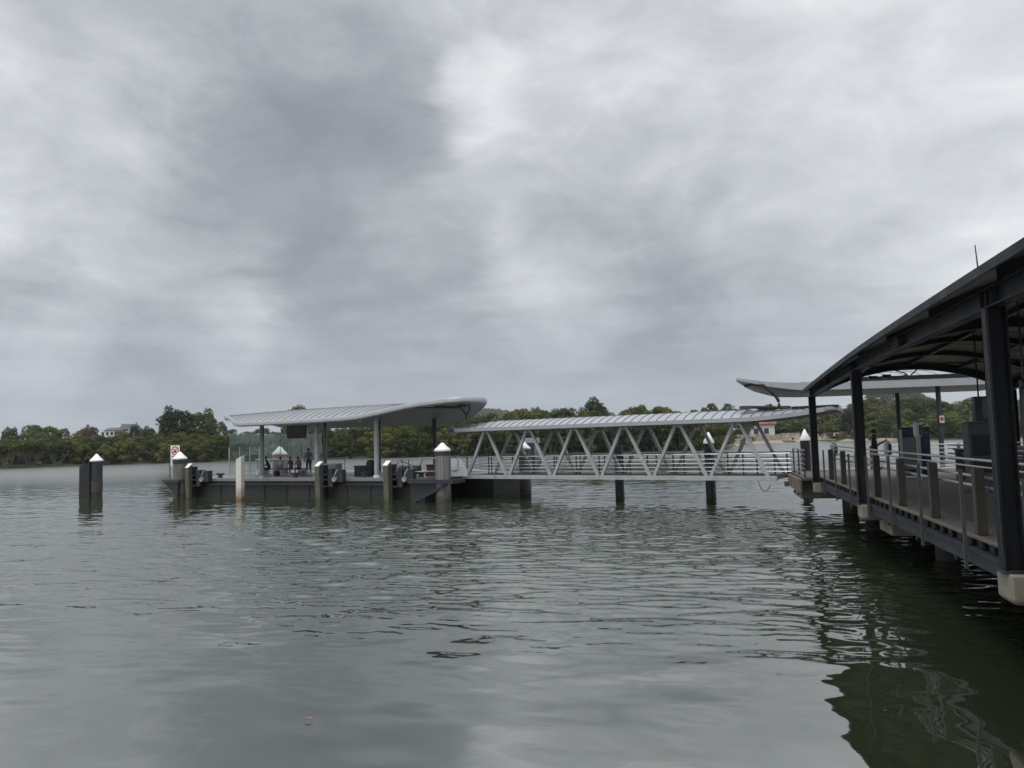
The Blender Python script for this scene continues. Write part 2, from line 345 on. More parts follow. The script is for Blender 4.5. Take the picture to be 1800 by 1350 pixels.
# ------------------------------------------------------------------ river, far bank, hills
def make_river():
    """wave relief close to the pier, a plain sheet beyond: the same surface, finer where it is near"""
    rng = np.random.RandomState(5)
    # polar-ish grid: rows grow with distance from the quay
    ys = [-14.0]
    while ys[-1] < 78: ys.append(ys[-1] + (.14 if ys[-1] < 4 else .075 if ys[-1] < 9 else .047 if ys[-1] < 26 else .065 if ys[-1] < 36 else .10 if ys[-1] < 52 else .2))
    ys = np.array(ys); nx = 860
    Yg = np.repeat(ys[:, None], nx, 1)
    half = np.maximum(14.0, 0.74 * np.abs(Yg) + 7)
    Xg = np.linspace(-1, 1, nx)[None, :] * half
    Z = np.zeros_like(Xg)
    waves = []
    for i in range(64):
        lam = math.exp(rng.uniform(math.log(.26), math.log(3.6)))
        th = R(-99) + rng.normal(0, .50 if lam > .9 else .42)
        k = 2 * PI / lam
        st = 0.0125 * (1.25 if lam < .9 else .85 if lam < 1.8 else .6)
        waves.append((k * math.cos(th), k * math.sin(th), rng.uniform(0, 2 * PI), st / k, lam))
    # calm patch close in, livelier farther out
    act = 0.28 + 0.92 * np.clip((Yg - 8) / 9, 0, 1) - .72 * np.clip((Yg - 27) / 14, 0, 1) + .25 * np.clip((Yg - 54) / 12, 0, 1)
    act *= 0.75 + 0.25 * np.clip((Xg + 12 + .35 * Yg) / 16, 0, 1)
    patch = 1 + .35 * np.sin(Xg * .23 + 1.3 * np.sin(Yg * .11)) * np.sin(Yg * .19 + .8 * np.sin(Xg * .13))
    near = np.clip((Yg - 9.5 + .18 * Xg) / 8, 0, 1)          # short ripples die out in the calm by the quay
    far = np.clip((76 - Yg) / 22, 0, 1)
    Zs = np.zeros_like(Xg)
    for kx, ky, ph, a, lam in waves:
        w = a * np.sin(kx * Xg + ky * Yg + ph)
        if lam < .9: Zs += w
        else: Z += w
    Z = (Z + Zs * 1.65 * (.13 + .84 * near) * far) * act * patch
    edge = np.clip((78 - Yg) / 10, 0, 1) * np.clip((Yg + 14) / 5, 0, 1) * np.clip((1 - np.abs(Xg) / half) * half / 3, 0, 1)
    Z *= edge
    v = np.stack([Xg, Yg, Z], -1).reshape(-1, 3)
    ny = len(ys); idx = np.arange(ny * nx).reshape(ny, nx)
    q = np.stack([idx[:-1, :-1], idx[:-1, 1:], idx[1:, 1:], idx[1:, :-1]], -1).reshape(-1, 4)
    # outer flat sheet joined on the borders
    ext = []
    k = len(v)
    L = idx[:, 0]; Rr = idx[:, -1]
    lv = np.stack([np.full(ny, -900.0), ys, np.zeros(ny)], -1); rv = np.stack([np.full(ny, 900.0), ys, np.zeros(ny)], -1)
    li = np.arange(k, k + ny); ri = np.arange(k + ny, k + 2 * ny)
    v = np.concatenate([v, lv, rv])
    q1 = np.stack([li[:-1], L[:-1], L[1:], li[1:]], -1); q2 = np.stack([Rr[:-1], ri[:-1], ri[1:], Rr[1:]], -1)
    faces = np.concatenate([q, q1, q2])
    k = len(v)
    v = np.concatenate([v, np.array([(-900, 420, 0), (900, 420, 0), (-900, -60, 0), (900, -60, 0)], float)])
    me = bpy.data.meshes.new('river')
    fl = faces.reshape(-1).tolist(); top = [int(li[-1])] + idx[-1].tolist() + [int(ri[-1]), k + 1, k]
    bot = [k + 2, k + 3, int(ri[0])] + idx[0][::-1].tolist() + [int(li[0])]
    loops = fl + top + bot
    starts = list(range(0, len(fl), 4)) + [len(fl), len(fl) + len(top)]
    me.vertices.add(len(v)); me.vertices.foreach_set('co', v.reshape(-1))
    me.loops.add(len(loops)); me.loops.foreach_set('vertex_index', loops)
    me.polygons.add(len(starts)); me.polygons.foreach_set('loop_start', starts)
    me.update(calc_edges=True); me.validate()
    me.polygons.foreach_set('use_smooth', [True] * len(me.polygons))
    me.materials.append(M['water'])
    o = bpy.data.objects.new('river', me); COL.objects.link(o)
    return tag(o, 'grey green rippled river water', None, None, 'structure')
make_river()

SHORE = [(-900, 168), (-150, 160), (-109, 164), (-88, 176), (-60, 174), (-39, 170), (0, 163), (22, 160), (36, 157), (46, 164), (54, 190), (66, 225), (88, 246), (99, 238), (108, 214), (135, 209), (180, 215), (900, 240)]
def shore_y(x): return interp(x, SHORE)
def ground_z(x, y):
    d = y - shore_y(x)
    if d < 0: return -1.5 + max(d, -6) * .2
    flat = interp(x, [(-400, .5), (40, .5), (110, 1.15), (400, 1.2)])
    z = interp(d, [(0, .15), (3, .6), (40, 1.2), (70, 2.4), (140, 4.6), (260, 7.5), (600, 13), (3000, 15)])
    z *= flat if d > 12 else 1
    # the two distant ridges
    z += 40 * math.exp(-((x + 35) / 120) ** 2 - ((y - 1350) / 260) ** 2)
    z += 33 * math.exp(-((x - 464) / 30) ** 2 - ((y - 950) / 90) ** 2)
    return z
def make_bank():
    xs = [-3500, -2000, -1200, -700, -400] + list(range(-260, 261, 5)) + [300, 340, 380, 420, 450, 480, 510, 560, 620, 700, 900, 1300, 2000, 3500]
    ds = [-4, -1, 0, 1.5, 3, 6, 12, 20, 30, 42, 56, 72, 90, 112, 140, 180, 230, 300, 400, 520, 620, 700, 780, 860, 960, 1080, 1160, 1260, 1400, 1600, 2000, 3200]
    vv = []; ff = []
    for d in ds:
        for x in xs:
            y = shore_y(x) + d; vv.append((x, y, ground_z(x, y)))
    n = len(xs)
    for i in range(len(ds) - 1):
        for j in range(n - 1): ff.append((i * n + j, i * n + j + 1, (i + 1) * n + j + 1, (i + 1) * n + j))
    mb = MB(); mb.v = vv; mb.f = ff
    o = mb.build('terrain', 'ground', smooth=True); tag(o, 'low green far river bank and hills', None, None, 'structure')
make_bank()

# ------------------------------------------------------------------ trees
def crown_mesh(name, seed, rx, ry, rz, cz, nclump, per, leaf, m, cr=(.8, 1.5), low=-.9, flat=.75, fill=.55, skirt=False):
    """leaf clumps: small leaf-spray faces set on many lobes spread through the crown's volume"""
    rng = np.random.RandomState(seed); V = []; Fc = []
    cents = []
    for i in range(nclump):
        for _ in range(30):
            d = rng.normal(size=3); d /= np.linalg.norm(d)
            if d[2] < low: continue
            rad = rng.uniform(fill, 1.0)
            if skirt and d[2] < 0:
                hh = math.hypot(d[0], d[1]) + 1e-6; kk = lerp(1, rng.uniform(.8, 1.1) / hh, min(1, -d[2] * 2)); d = np.array([d[0] * kk, d[1] * kk, d[2]])
            c = np.array([d[0] * rx, d[1] * ry, d[2] * rz]) * rad
            c += rng.normal(size=3) * .25
            break
        cents.append((c, rng.uniform(*cr)))
    for c, r in cents:
        n = int(per * (r / ((cr[0] + cr[1]) / 2)) ** 2)
        d = rng.normal(size=(n, 3)); d /= np.linalg.norm(d, axis=1)[:, None]
        d[:, 2] = np.where(d[:, 2] < -.35, -d[:, 2], d[:, 2])
        p = c + d * np.array([r, r, r * flat]) * rng.uniform(.75, 1.08, (n, 1))
        p[:, 2] += cz
        nr = d + rng.normal(size=(n, 3)) * .38 + np.array([0, 0, .2]); nr /= np.linalg.norm(nr, axis=1)[:, None]
        t = np.cross(nr, rng.normal(size=(n, 3))); t /= np.linalg.norm(t, axis=1)[:, None] + 1e-9
        b = np.cross(nr, t)
        sz = leaf * rng.uniform(.6, 1.35, (n, 1))
        a0 = p - t * sz; a1 = p - b * sz * .55 + nr * sz * .15; a2 = p + t * sz; a3 = p + b * sz * .55 + nr * sz * .15
        k = len(V) * 1
        q = np.stack([a0, a1, a2, a3], 1).reshape(-1, 3)
        V.append(q)
    V = np.concatenate(V); nq = len(V) // 4
    me = bpy.data.meshes.new(name)
    me.vertices.add(len(V)); me.vertices.foreach_set('co', V.reshape(-1))
    me.loops.add(nq * 4); me.loops.foreach_set('vertex_index', np.arange(nq * 4))
    me.polygons.add(nq); me.polygons.foreach_set('loop_start', np.arange(0, nq * 4, 4))
    me.update(calc_edges=True); me.materials.append(M[m])
    return me

def trunk_mesh(name, seed, h, r, m, stems=1, spread=1.0, limbs=4, reach=2.0):
    rng = random.Random(seed); mb = MB()
    for s in range(stems):
        a = rng.uniform(0, 2 * PI); bx, by = math.cos(a) * .5 * (stems > 1), math.sin(a) * .5 * (stems > 1)
        tx, ty = bx + math.cos(a) * spread * rng.uniform(.4, 1), by + math.sin(a) * spread * rng.uniform(.4, 1)
        top = h * rng.uniform(.8, 1)
        pts = [(lerp(bx, tx, t) + rng.uniform(-.12, .12) * h / 8, lerp(by, ty, t) + rng.uniform(-.12, .12) * h / 8, -.6 + (top + .6) * t) for t in (0, .25, .5, .75, 1)]
        mb.tube(pts, [r, r * .85, r * .7, r * .5, r * .25], 6)
        for k in range(limbs):
            t = rng.uniform(.45, .85); i = int(t * 4); f = t * 4 - i
            p = Vector(pts[i]).lerp(Vector(pts[min(i + 1, 4)]), f); an = rng.uniform(0, 2 * PI)
            e = p + Vector((math.cos(an) * reach, math.sin(an) * reach, rng.uniform(.4, 1.2) * reach * .7))
            mid = (p + e) / 2 + Vector((0, 0, -.1 * reach))
            mb.tube([p, mid, e], [r * .45, r * .32, r * .12], 5)
    return mb.mesh(name, m)

def place_tree(name, crown, trunk, loc, label, group=None, scale=(1, 1, 1), rz=0, cat='tree'):
    t = thing(name, label, cat, loc, rz, group)
    t.scale = scale
    for nm, me in (('trunk', trunk), ('crown', crown)):
        o = bpy.data.objects.new(nm, me); COL.objects.link(o); o.parent = t
    return t

rnd = random.Random(11)
MANG = [crown_mesh('crown', 100 + i, 3.9, 3.6, 4.0, 4.3, 46, 130, .20, 'leaf_mangrove', (.7, 1.5), -.97, .85, .70, True) for i in range(5)]
MANGT = [trunk_mesh('trunk', 200 + i, 7.0, .16, 'bark_pale', 4, 2.2, 3, 1.6) for i in range(3)]
STEMMY = crown_mesh('crown', 150, 4.2, 3.8, 2.0, 6.6, 30, 72, .27, 'leaf_mangrove', (.75, 1.4), -.75, .8)
STEMT = trunk_mesh('trunk', 250, 6.8, .13, 'bark_pale', 11, 3.4, 3, 1.6)
# the mangrove belt on the far shore: rows one behind the other
def zone(x, y):
    px = 900 + FPX * x / y
    for lim, z in ((60, 'at the frame edge upstream of the white building'), (160, 'left of the lone dark pile'), (310, 'right of the lone dark pile'), (400, 'beyond the signed end of the pontoon'),
                   (580, 'seen past the glass screen of the pontoon'), (700, 'seen between the pontoon columns'), (840, 'beyond the tip of the pontoon roof'), (960, 'beyond the first truss bays of the gangway'),
                   (1080, 'below the big round dark tree'), (1180, 'beyond the middle truss bays of the gangway'), (9999, 'at the end of the belt, near the house')):
        if px < lim: return z
ROWN = ['waterline mangrove', 'second row mangrove', 'mid belt mangrove', 'upper belt mangrove', 'hindmost mangrove']
count = 0
for row, (off, hs, step) in enumerate([(1.0, .74, 4.3), (6, .84, 5.0), (12, .88, 5.6), (20, .90, 6.2), (30, .92, 6.8)]):
    x = -142 + rnd.uniform(0, 3)
    while x < 47:
        y = shore_y(x) + off + rnd.uniform(-1.2, 1.6)
        s = hs * interp(x, [(-140, .78), (-75, .82), (-48, .92), (-30, 1.0), (-8, 1.05), (2, 1.14), (60, 1.12)]) * rnd.uniform(.86, 1.12) * (1 if x < 38 else lerp(1, .72, (x - 38) / 9))
        stem = row == 0 and x < -97 and rnd.random() < .7
        if stem:
            place_tree('mangrove_tree', STEMMY, STEMT, (x, y, .1), 'bare stemmed mangrove ' + zone(x, y), 'bare stemmed mangroves', (s, s, s * .95), rnd.uniform(0, 6.28))
        else:
            place_tree('mangrove_tree', MANG[rnd.randrange(5)], MANGT[rnd.randrange(3)], (x, y, ground_z(x, y) - .3), ROWN[row] + ' on the far shore ' + zone(x, y), 'mangroves along the far shore',
                       (s * rnd.uniform(.95, 1.15), s * rnd.uniform(.95, 1.1), s), rnd.uniform(0, 6.28))
        count += 1
        x += step * rnd.uniform(.8, 1.2)

# bank beyond the beach, right of the gangway: mangrove edge then mixed trees climbing the slope
GREEN = [crown_mesh('crown', 300 + i, 3.6, 3.4, 3.6, 4.9, 44, 110, .24, 'leaf_green', (.8, 1.5), -.9, .85, .6, True) for i in range(3)]
GREENT = trunk_mesh('trunk', 330, 6.0, .24, 'bark', 1, .5, 5, 2.2)
DARK = [crown_mesh('crown', 340 + i, 3.9, 3.7, 4.2, 5.4, 56, 120, .25, 'leaf_dark', (1.0, 1.7), -.9, .9, .5, True) for i in range(2)]
GUM = [crown_mesh('crown', 360 + i, 4.4, 4.0, 3.0, 9.0, 32, 110, .22, 'leaf_gum', (.9, 1.6), -.55, .65, .65) for i in range(3)]
GUMT = [trunk_mesh('trunk', 380 + i, 9.5, .26, 'bark_pale', 1, 1.2, 7, 3.2) for i in range(2)]
BROWN = crown_mesh('crown', 390, 3.8, 3.5, 2.6, 4.5, 34, 74, .30, 'leaf_brown', (.8, 1.5), -.8, .8)
x = 100
while x < 176:
    for off, st in ((2, .72), (8, .84)):
        y = shore_y(x) + off + rnd.uniform(-1, 1.5); s = st * rnd.uniform(.8, 1.15)
        if x < 106 and off < 4: s *= .5
        place_tree('mangrove_tree', MANG[rnd.randrange(5)], MANGT[rnd.randrange(3)], (x + rnd.uniform(-1, 1), y, ground_z(x, y) - .3),
                   'low mangrove on the waterline of the bank beyond the wharf', 'mangroves on the bank beyond the wharf', (s * 1.15, s, s * .85), rnd.uniform(0, 6.28))
    x += 5.2 * rnd.uniform(.85, 1.2)
KINDS = [(GREEN, [GREENT], 'bushy mid green tree on the slope behind the wharf', 'green trees on the slope behind the wharf', 'bushy_tree'),
         (DARK, [GREENT], 'dark leafy tree on the slope behind the wharf', 'dark trees on the slope behind the wharf', 'dark_tree'),
         (GUM, GUMT, 'tall grey green gum tree on the slope behind the wharf', 'gum trees on the slope behind the wharf', 'gum_tree')]
for off, n, hs in ((15, 19, .72), (24, 18, .80), (35, 16, .88), (48, 15, .92), (66, 13, .95)):
    for i in range(n):
        x = lerp(96, 200, (i + rnd.uniform(-.35, .35)) / n) + off * .45
        y = shore_y(x) + off + rnd.uniform(-4, 4)
        k = rnd.choices((0, 1, 2), (5, 2, 2 + off / 20))[0]; cs, ts, lab, grp, nm = KINDS[k]
        s = hs * rnd.uniform(.75, 1.15)
        place_tree(nm, rnd.choice(cs), rnd.choice(ts), (x, y, ground_z(x, y) - .3), lab, grp, (s, s, s), rnd.uniform(0, 6.28))
for px, py, Y, wpx, lab in ((1276, 758, 236, 26, 'green bush on the beach left of the pale house'), (1295, 766, 232, 22, 'low green bush in front of the pale house'), (1318, 769, 236, 18, 'small green bush by the steps of the pale house'),
                             (1372, 742, 272, 40, 'green tree right of the terracotta roof'), (1398, 738, 270, 44, 'leafy green tree between the house and the first column'), (1378, 762, 262, 26, 'low bush above the sea wall'), (1402, 760, 262, 26, 'rounded bush above the sea wall beside the first column')):
    top = aty(px, py, Y); g = ground_z(top.x, Y); h = max(top.z - g, 1.5) + .3; w = wpx / FPX * Y
    place_tree('shrub', GREEN[rnd.randrange(3)], GREENT, (top.x, Y, g - .3), lab, None, (w / 8.2, w / 8.2, h / 8.7), rnd.uniform(0, 6.28), 'bush')
# trees standing over the mangroves, each placed from its top in the photograph: px, top py, distance, crown width px, kind, label
def tall(px, py, Y, wpx, kind, label, name, group=None, hscale=None):
    top = aty(px, py, Y); g = ground_z(top.x, Y)
    meshes = {'dark': (DARK, [GREENT], 9.9, 8.6), 'gum': (GUM, GUMT, 12.4, 10.0), 'green': (GREEN, [GREENT], 8.9, 8.2), 'brown': ([BROWN], [GREENT], 7.5, 8.4)}[kind]
    w = wpx / FPX * Y; h = max(top.z - g + .4, 2.5)
    sx = w / meshes[3]; sz = h / meshes[2]
    return place_tree(name, rnd.choice(meshes[0]), rnd.choice(meshes[1]), (top.x, Y, g - .3), label, group, (sx, sx, sz), rnd.uniform(0, 6.28))
tall(309, 714, 205, 58, 'dark', 'taller peaked dark tree standing over the mangroves, beside its rounder twin', 'dark_tree')
tall(353, 719, 208, 60, 'dark', 'broad rounded dark tree over the mangroves right beside a taller peaked one', 'dark_tree')
tall(385, 740, 206, 30, 'gum', 'thin pale gum tree between the dark pair and the pontoon roof', 'gum_tree')
tall(1043, 698, 205, 62, 'dark', 'big round dark tree rising above the middle of the gangway roof', 'dark_tree')
tall(990, 716, 215, 32, 'gum', 'pale thin crowned tree beside the big round dark tree', 'gum_tree')
tall(940, 714, 215, 34, 'green', 'domed green tree above the mangroves, next to the pontoon roof tip', 'bushy_tree')
tall(905, 722, 215, 30, 'brown', 'low brownish tree behind the tip of the pontoon roof', 'brown_tree')
tall(1128, 712, 225, 42, 'green', 'rounded green tree over the gangway roof right of the big dark tree', 'bushy_tree')
tall(1168, 722, 225, 30, 'dark', 'small dark tree over the gangway roof before the gum pair', 'dark_tree')
tall(1247, 708, 240, 38, 'gum', 'spreading gum tree above the gangway roof, first of a pair', 'gum_tree')
tall(1281, 708, 240, 30, 'gum', 'open crowned gum tree above the gangway roof, second of a pair', 'gum_tree')
tall(1304, 715, 244, 36, 'dark', 'low dark tree tucked beside the pair of gum trees', 'dark_tree')
tall(1352, 709, 262, 30, 'gum', 'gum tree behind the curved black conduit', 'gum_tree')
tall(515, 715, 230, 52, 'brown', 'yellowish brown crown showing just above the pontoon roof', 'brown_tree')
tall(20, 752, 225, 34, 'dark', 'dark tree on the skyline at the far upstream end of the belt', 'dark_tree')
tall(62, 747, 230, 66, 'green', 'wide rounded tree on the skyline left of the white building', 'bushy_tree')
tall(88, 748, 240, 44, 'green', 'rounded skyline tree between two others, left of the white building', 'bushy_tree')
tall(112, 752, 260, 26, 'gum', 'small pale tree on the skyline nearest the white building', 'gum_tree')
tall(142, 754, 232, 46, 'brown', 'brownish tree in front of the white building', 'brown_tree')
tall(160, 747, 330, 24, 'dark', 'dark tree touching the wall of the white building', 'dark_tree')
tall(212, 755, 300, 26, 'green', 'low green tree hiding the middle of the white building', 'bushy_tree')
tall(238, 748, 260, 30, 'dark', 'dark skyline tree beside the slate roof of the white building', 'dark_tree')
tall(262, 749, 240, 30, 'dark', 'dark skyline tree midway between white building and tall dark pair', 'dark_tree')
tall(284, 733, 215, 12, 'dark', 'spindly young tree leaning out beside the tall dark pair', 'dark_tree')
tall(1496, 718, 300, 34, 'gum', 'bluish gum on the slope seen left of the second dark column', 'gum_tree')
tall(1590, 700, 262, 56, 'gum', 'large gum tree on the crest between the second column and the sign post', 'gum_tree')
tall(1625, 698, 266, 56, 'dark', 'dark broad crown on the crest left of the sign post', 'dark_tree')
tall(1655, 704, 268, 44, 'green', 'rounded crest tree just left of the sign post', 'bushy_tree')
tall(1705, 700, 262, 60, 'green', 'wide crest tree between the sign post and the near column', 'bushy_tree')
tall(1535, 712, 262, 44, 'green', 'pale green slope tree right of the second dark column', 'bushy_tree')
tall(1562, 730, 246, 40, 'dark', 'dark low tree on the slope below the distant blue hill', 'dark_tree')
tall(1790, 702, 262, 60, 'gum', 'gum tree on the slope seen right of the near column', 'gum_tree')
tall(1460, 722, 285, 44, 'gum', 'gum tree on the slope right of the first column', 'gum_tree')
GRP_B = 'trees behind the mangrove belt'
for i in range(34):
    x = lerp(-150, 70, (i + rnd.uniform(-.3, .3)) / 34); off = rnd.choice((42, 52, 62)); y = shore_y(x) + off
    cs, ts, _, _, nm = KINDS[rnd.choices((0, 1, 2), (4, 2, 2))[0]]
    s = rnd.uniform(.42, .6)
    place_tree(nm, rnd.choice(cs), rnd.choice(ts), (x, y, ground_z(x, y)), 'tree crown just showing behind the mangrove belt', GRP_B, (s * 1.2, s * 1.2, s), rnd.uniform(0, 6.28))

def far_wood(name, label, cx, cy, sx, sy, n, seed, rr=(3.5, 7), leaf=.9):
    """a wooded ridge too far off to tell trees apart"""
    rng = np.random.RandomState(seed); V = []
    for i in range(n):
        x = cx + rng.uniform(-1, 1) * sx; y = cy + rng.uniform(-1, .4) * sy; z = ground_z(x, y); r = rng.uniform(*rr)
        m_ = 150
        d = rng.normal(size=(m_, 3)); d /= np.linalg.norm(d, axis=1)[:, None]; d[:, 2] = np.abs(d[:, 2])
        p = np.array([x, y, z + r * .5]) + d * np.array([r, r, r * 1.05]) * rng.uniform(.7, 1.1, (m_, 1))
        nr = d + rng.normal(size=(m_, 3)) * .4; nr /= np.linalg.norm(nr, axis=1)[:, None]
        t = np.cross(nr, rng.normal(size=(m_, 3))); t /= np.linalg.norm(t, axis=1)[:, None]; b = np.cross(nr, t); s = leaf
        V.append(np.stack([p - t * s, p - b * s, p + t * s, p + b * s], 1).reshape(-1, 3))
    V = np.concatenate(V); nq = len(V) // 4
    me = bpy.data.meshes.new(name); me.vertices.add(len(V)); me.vertices.foreach_set('co', V.reshape(-1))
    me.loops.add(nq * 4); me.loops.foreach_set('vertex_index', np.arange(nq * 4)); me.polygons.add(nq); me.polygons.foreach_set('loop_start', np.arange(0, nq * 4, 4))
    me.update(calc_edges=True); me.materials.append(M['leaf_gum'])
    o = bpy.data.objects.new(name, me); COL.objects.link(o)
    return tag(o, label, 'wood', None, 'stuff')
far_wood('distant_wood', 'distant blue grey wooded ridge behind the pontoon roof tip', -35, 1330, 210, 200, 520, 5, (4, 8), 1.3)
far_wood('distant_wood', 'distant blue grey wooded hill seen between the wharf columns', 464, 935, 60, 90, 260, 6, (3.5, 6), 1.0)
far_wood('slope_wood', 'hazy mass of trees on the rising ground behind the slope', 235, 385, 150, 95, 520, 7, (3.2, 6.2), .6)
far_wood('slope_wood', 'low hazy mass of trees behind the mangroves and skyline trees', -90, 315, 260, 60, 460, 8, (2.6, 4.4), .5)

# ------------------------------------------------------------------ houses on the far bank
def window(parent, x, y, z, w, h, m='window_glass', frame='white'):
    f = MB(); t = .12
    f.box(x - w / 2 - t, y - .06, z - t, x + w / 2 + t, y - .005, z).box(x - w / 2 - t, y - .06, z + h, x + w / 2 + t, y - .005, z + h + t)
    f.box(x - w / 2 - t, y - .06, z, x - w / 2, y - .005, z + h).box(x + w / 2, y - .06, z, x + w / 2 + t, y - .005, z + h)
    o = f.build('window', frame, parent)
    MB().box(x - w / 2, y - .03, z, x + w / 2, y - .005, z + h).build('pane', m, o)

def white_building():
    c = aty(200, 766, 345)
    b = thing('apartment_building', 'white flat fronted building with slate roof on the skyline above the mangroves', 'building', (c.x, 345, c.z - 5.2), R(8)); b.scale = (.68, .7, .86)
    MB().box(-8.5, 0, 0, 6, 9, 9.0).build('wall', 'house_white', b)
    MB().box(6, 1.5, 0, 13, 9, 8.6).build('side_wall', 'house_white', b)
    MB().add([(-6, -.6, 9.02), (6.3, -.6, 9.02), (6.3, 9.5, 9.02), (-6, 9.5, 9.02), (-4, 3, 10.4), (4.5, 3, 10.4), (4.5, 6, 10.4), (-4, 6, 10.4)],
             [(3, 2, 1, 0), (4, 5, 6, 7), (0, 1, 5, 4), (1, 2, 6, 5), (2, 3, 7, 6), (3, 0, 4, 7)]).build('roof', 'roof_slate', b)
    MB().add([(3.2, .8, 9.6), (12.5, .8, 8.62), (12.5, 9.4, 8.62), (3.2, 9.4, 9.6), (4, 2.5, 12.2), (12, 2.5, 12.0), (12, 6, 12.0), (4, 6, 12.2)],
             [(3, 2, 1, 0), (4, 5, 6, 7), (0, 1, 5, 4), (1, 2, 6, 5), (2, 3, 7, 6), (3, 0, 4, 7)]).build('roof', 'roof_slate', b)
    MB().box(12.2, 4, 8.61, 13, 5, 12.9).build('chimney', 'concrete', b)
    for x in (-6.8, -4.0, -1.2, 1.6, 4.4): window(b, x, 0, 6.3, 1.5, 1.7)
    for x in (7.6, 10.6): window(b, x, 1.5, 5.9, 1.5, 1.7)
white_building()

def red_house():
    c = aty(1312, 781, 262); gz = 1.2
    h = thing('house', 'pale house with terracotta roof and tall windows behind the far end of the gangway', 'house', (c.x, 262, gz), R(-8))
    MB().box(-10.5, 1.0, 0, 1.5, 9, 6.6).build('wall', 'house_white', h)
    MB().box(1.5, 0, 0, 9.5, 9, 5.0).build('wing_wall', 'house_white', h)
    MB().box(-11.2, .2, 6.62, 1.4, 9.6, 7.1).build('flat_roof', 'house_white', h)
    r = MB().add([(1.42, -.7, 5.02), (10.2, -.7, 5.02), (10.2, 9.6, 5.02), (1.42, 9.6, 5.02), (3.2, 3.2, 8.6), (8.6, 3.2, 8.6), (8.6, 5.6, 8.6), (3.2, 5.6, 8.6)],
                 [(3, 2, 1, 0), (4, 5, 6, 7), (0, 1, 5, 4), (1, 2, 6, 5), (2, 3, 7, 6), (3, 0, 4, 7)]).build('roof', 'brick_red', h)
    for x in (-9, -6.4, -3.8, -1.0):
        window(h, x, 1.0, 3.9, 1.5, 1.9)
    for x in (-3.8, -.9): window(h, x, 1.0, .8, 1.8, 2.1)
    for x in (3.4, 6.8): window(h, x, 0, 1.6, 1.6, 2.0)
    for x in (-5.2, -2.4, 1.0): MB().box(x - .18, -.6, 0, x + .18, -.25, 6.6).build('balcony_post', 'house_white', h)
    MB().box(-5.6, -.9, 3.3, 1.4, .98, 3.5).build('balcony', 'house_white', h)
red_house()
def brown_house():
    c = aty(1583, 732, 330)
    h = thing('house', 'small brick house half hidden by trees on the slope behind the wharf', 'house', (c.x, 330, c.z - 6), R(-12))
    MB().box(-6, 0, 0, 6, 8, 5.5).build('wall', 'house_white', h)
    MB().add([(-6.8, -.8, 5.52), (6.8, -.8, 5.52), (6.8, 8.8, 5.52), (-6.8, 8.8, 5.52), (-4, 3, 8.6), (4, 3, 8.6), (4, 5, 8.6), (-4, 5, 8.6)],
             [(3, 2, 1, 0), (4, 5, 6, 7), (0, 1, 5, 4), (1, 2, 6, 5), (2, 3, 7, 6), (3, 0, 4, 7)]).build('roof', 'brick_red', h)
    for x in (-3.5, 0, 3.5): window(h, x, 0, 2.5, 1.6, 1.6)
brown_house()
def seawall():
    rng = random.Random(3)
    w = thing('sandstone_wall', 'rough pale sandstone sea wall on the beach below the house', 'wall', (0, 0, 0))
    protos = []
    for i in range(4):
        mb = MB(); a, b_, c_ = rng.uniform(.9, 1.5), .7, rng.uniform(.45, .7)
        j = lambda: rng.uniform(-.12, .12)
        mb.add([(-a + j(), -b_ + j(), j()), (a + j(), -b_ + j(), j()), (a + j(), b_, j()), (-a + j(), b_, j()), (-a + j(), -b_ + j(), 2 * c_ + j()), (a + j(), -b_ + j(), 2 * c_ + j()), (a + j(), b_, 2 * c_ + j()), (-a + j(), b_, 2 * c_ + j())],
               [(3, 2, 1, 0), (4, 5, 6, 7), (0, 1, 5, 4), (1, 2, 6, 5), (2, 3, 7, 6), (3, 0, 4, 7)])
        protos.append(mb.mesh('stone', 'sandstone'))
    for course in range(2):
        x = 67 + course * 1.1
        while x < 101:
            y = shore_y(x) + 4.5 + course * .8
            o = bpy.data.objects.new('stone', protos[rng.randrange(4)]); COL.objects.link(o); o.parent = w
            o.location = (x, y, .35 + course * 1.0 + rng.uniform(-.1, .1)); o.rotation_euler = (0, 0, math.atan2(shore_y(x + 1) - shore_y(x - 1), 2) + rng.uniform(-.12, .12))
            x += rng.uniform(2.0, 2.7)
seawall()
mb = MB()
vv = []
for x in range(58, 112, 2):
    y = shore_y(x); vv.append((x, y))
mbp = MB()
for (x0, y0), (x1, y1) in zip(vv, vv[1:]):
    mbp.add([(x0, y0 - 1.6, -.1), (x1, y1 - 1.6, -.1), (x1, y1 + 3.6, .75), (x0, y0 + 3.6, .75)], [(0, 1, 2, 3)])
tag(mbp.build('beach', mat('beach_sand', (.27, .235, .175), .95, 0, .2, .2)), 'narrow strip of sand below the sea wall', None, None, 'structure')

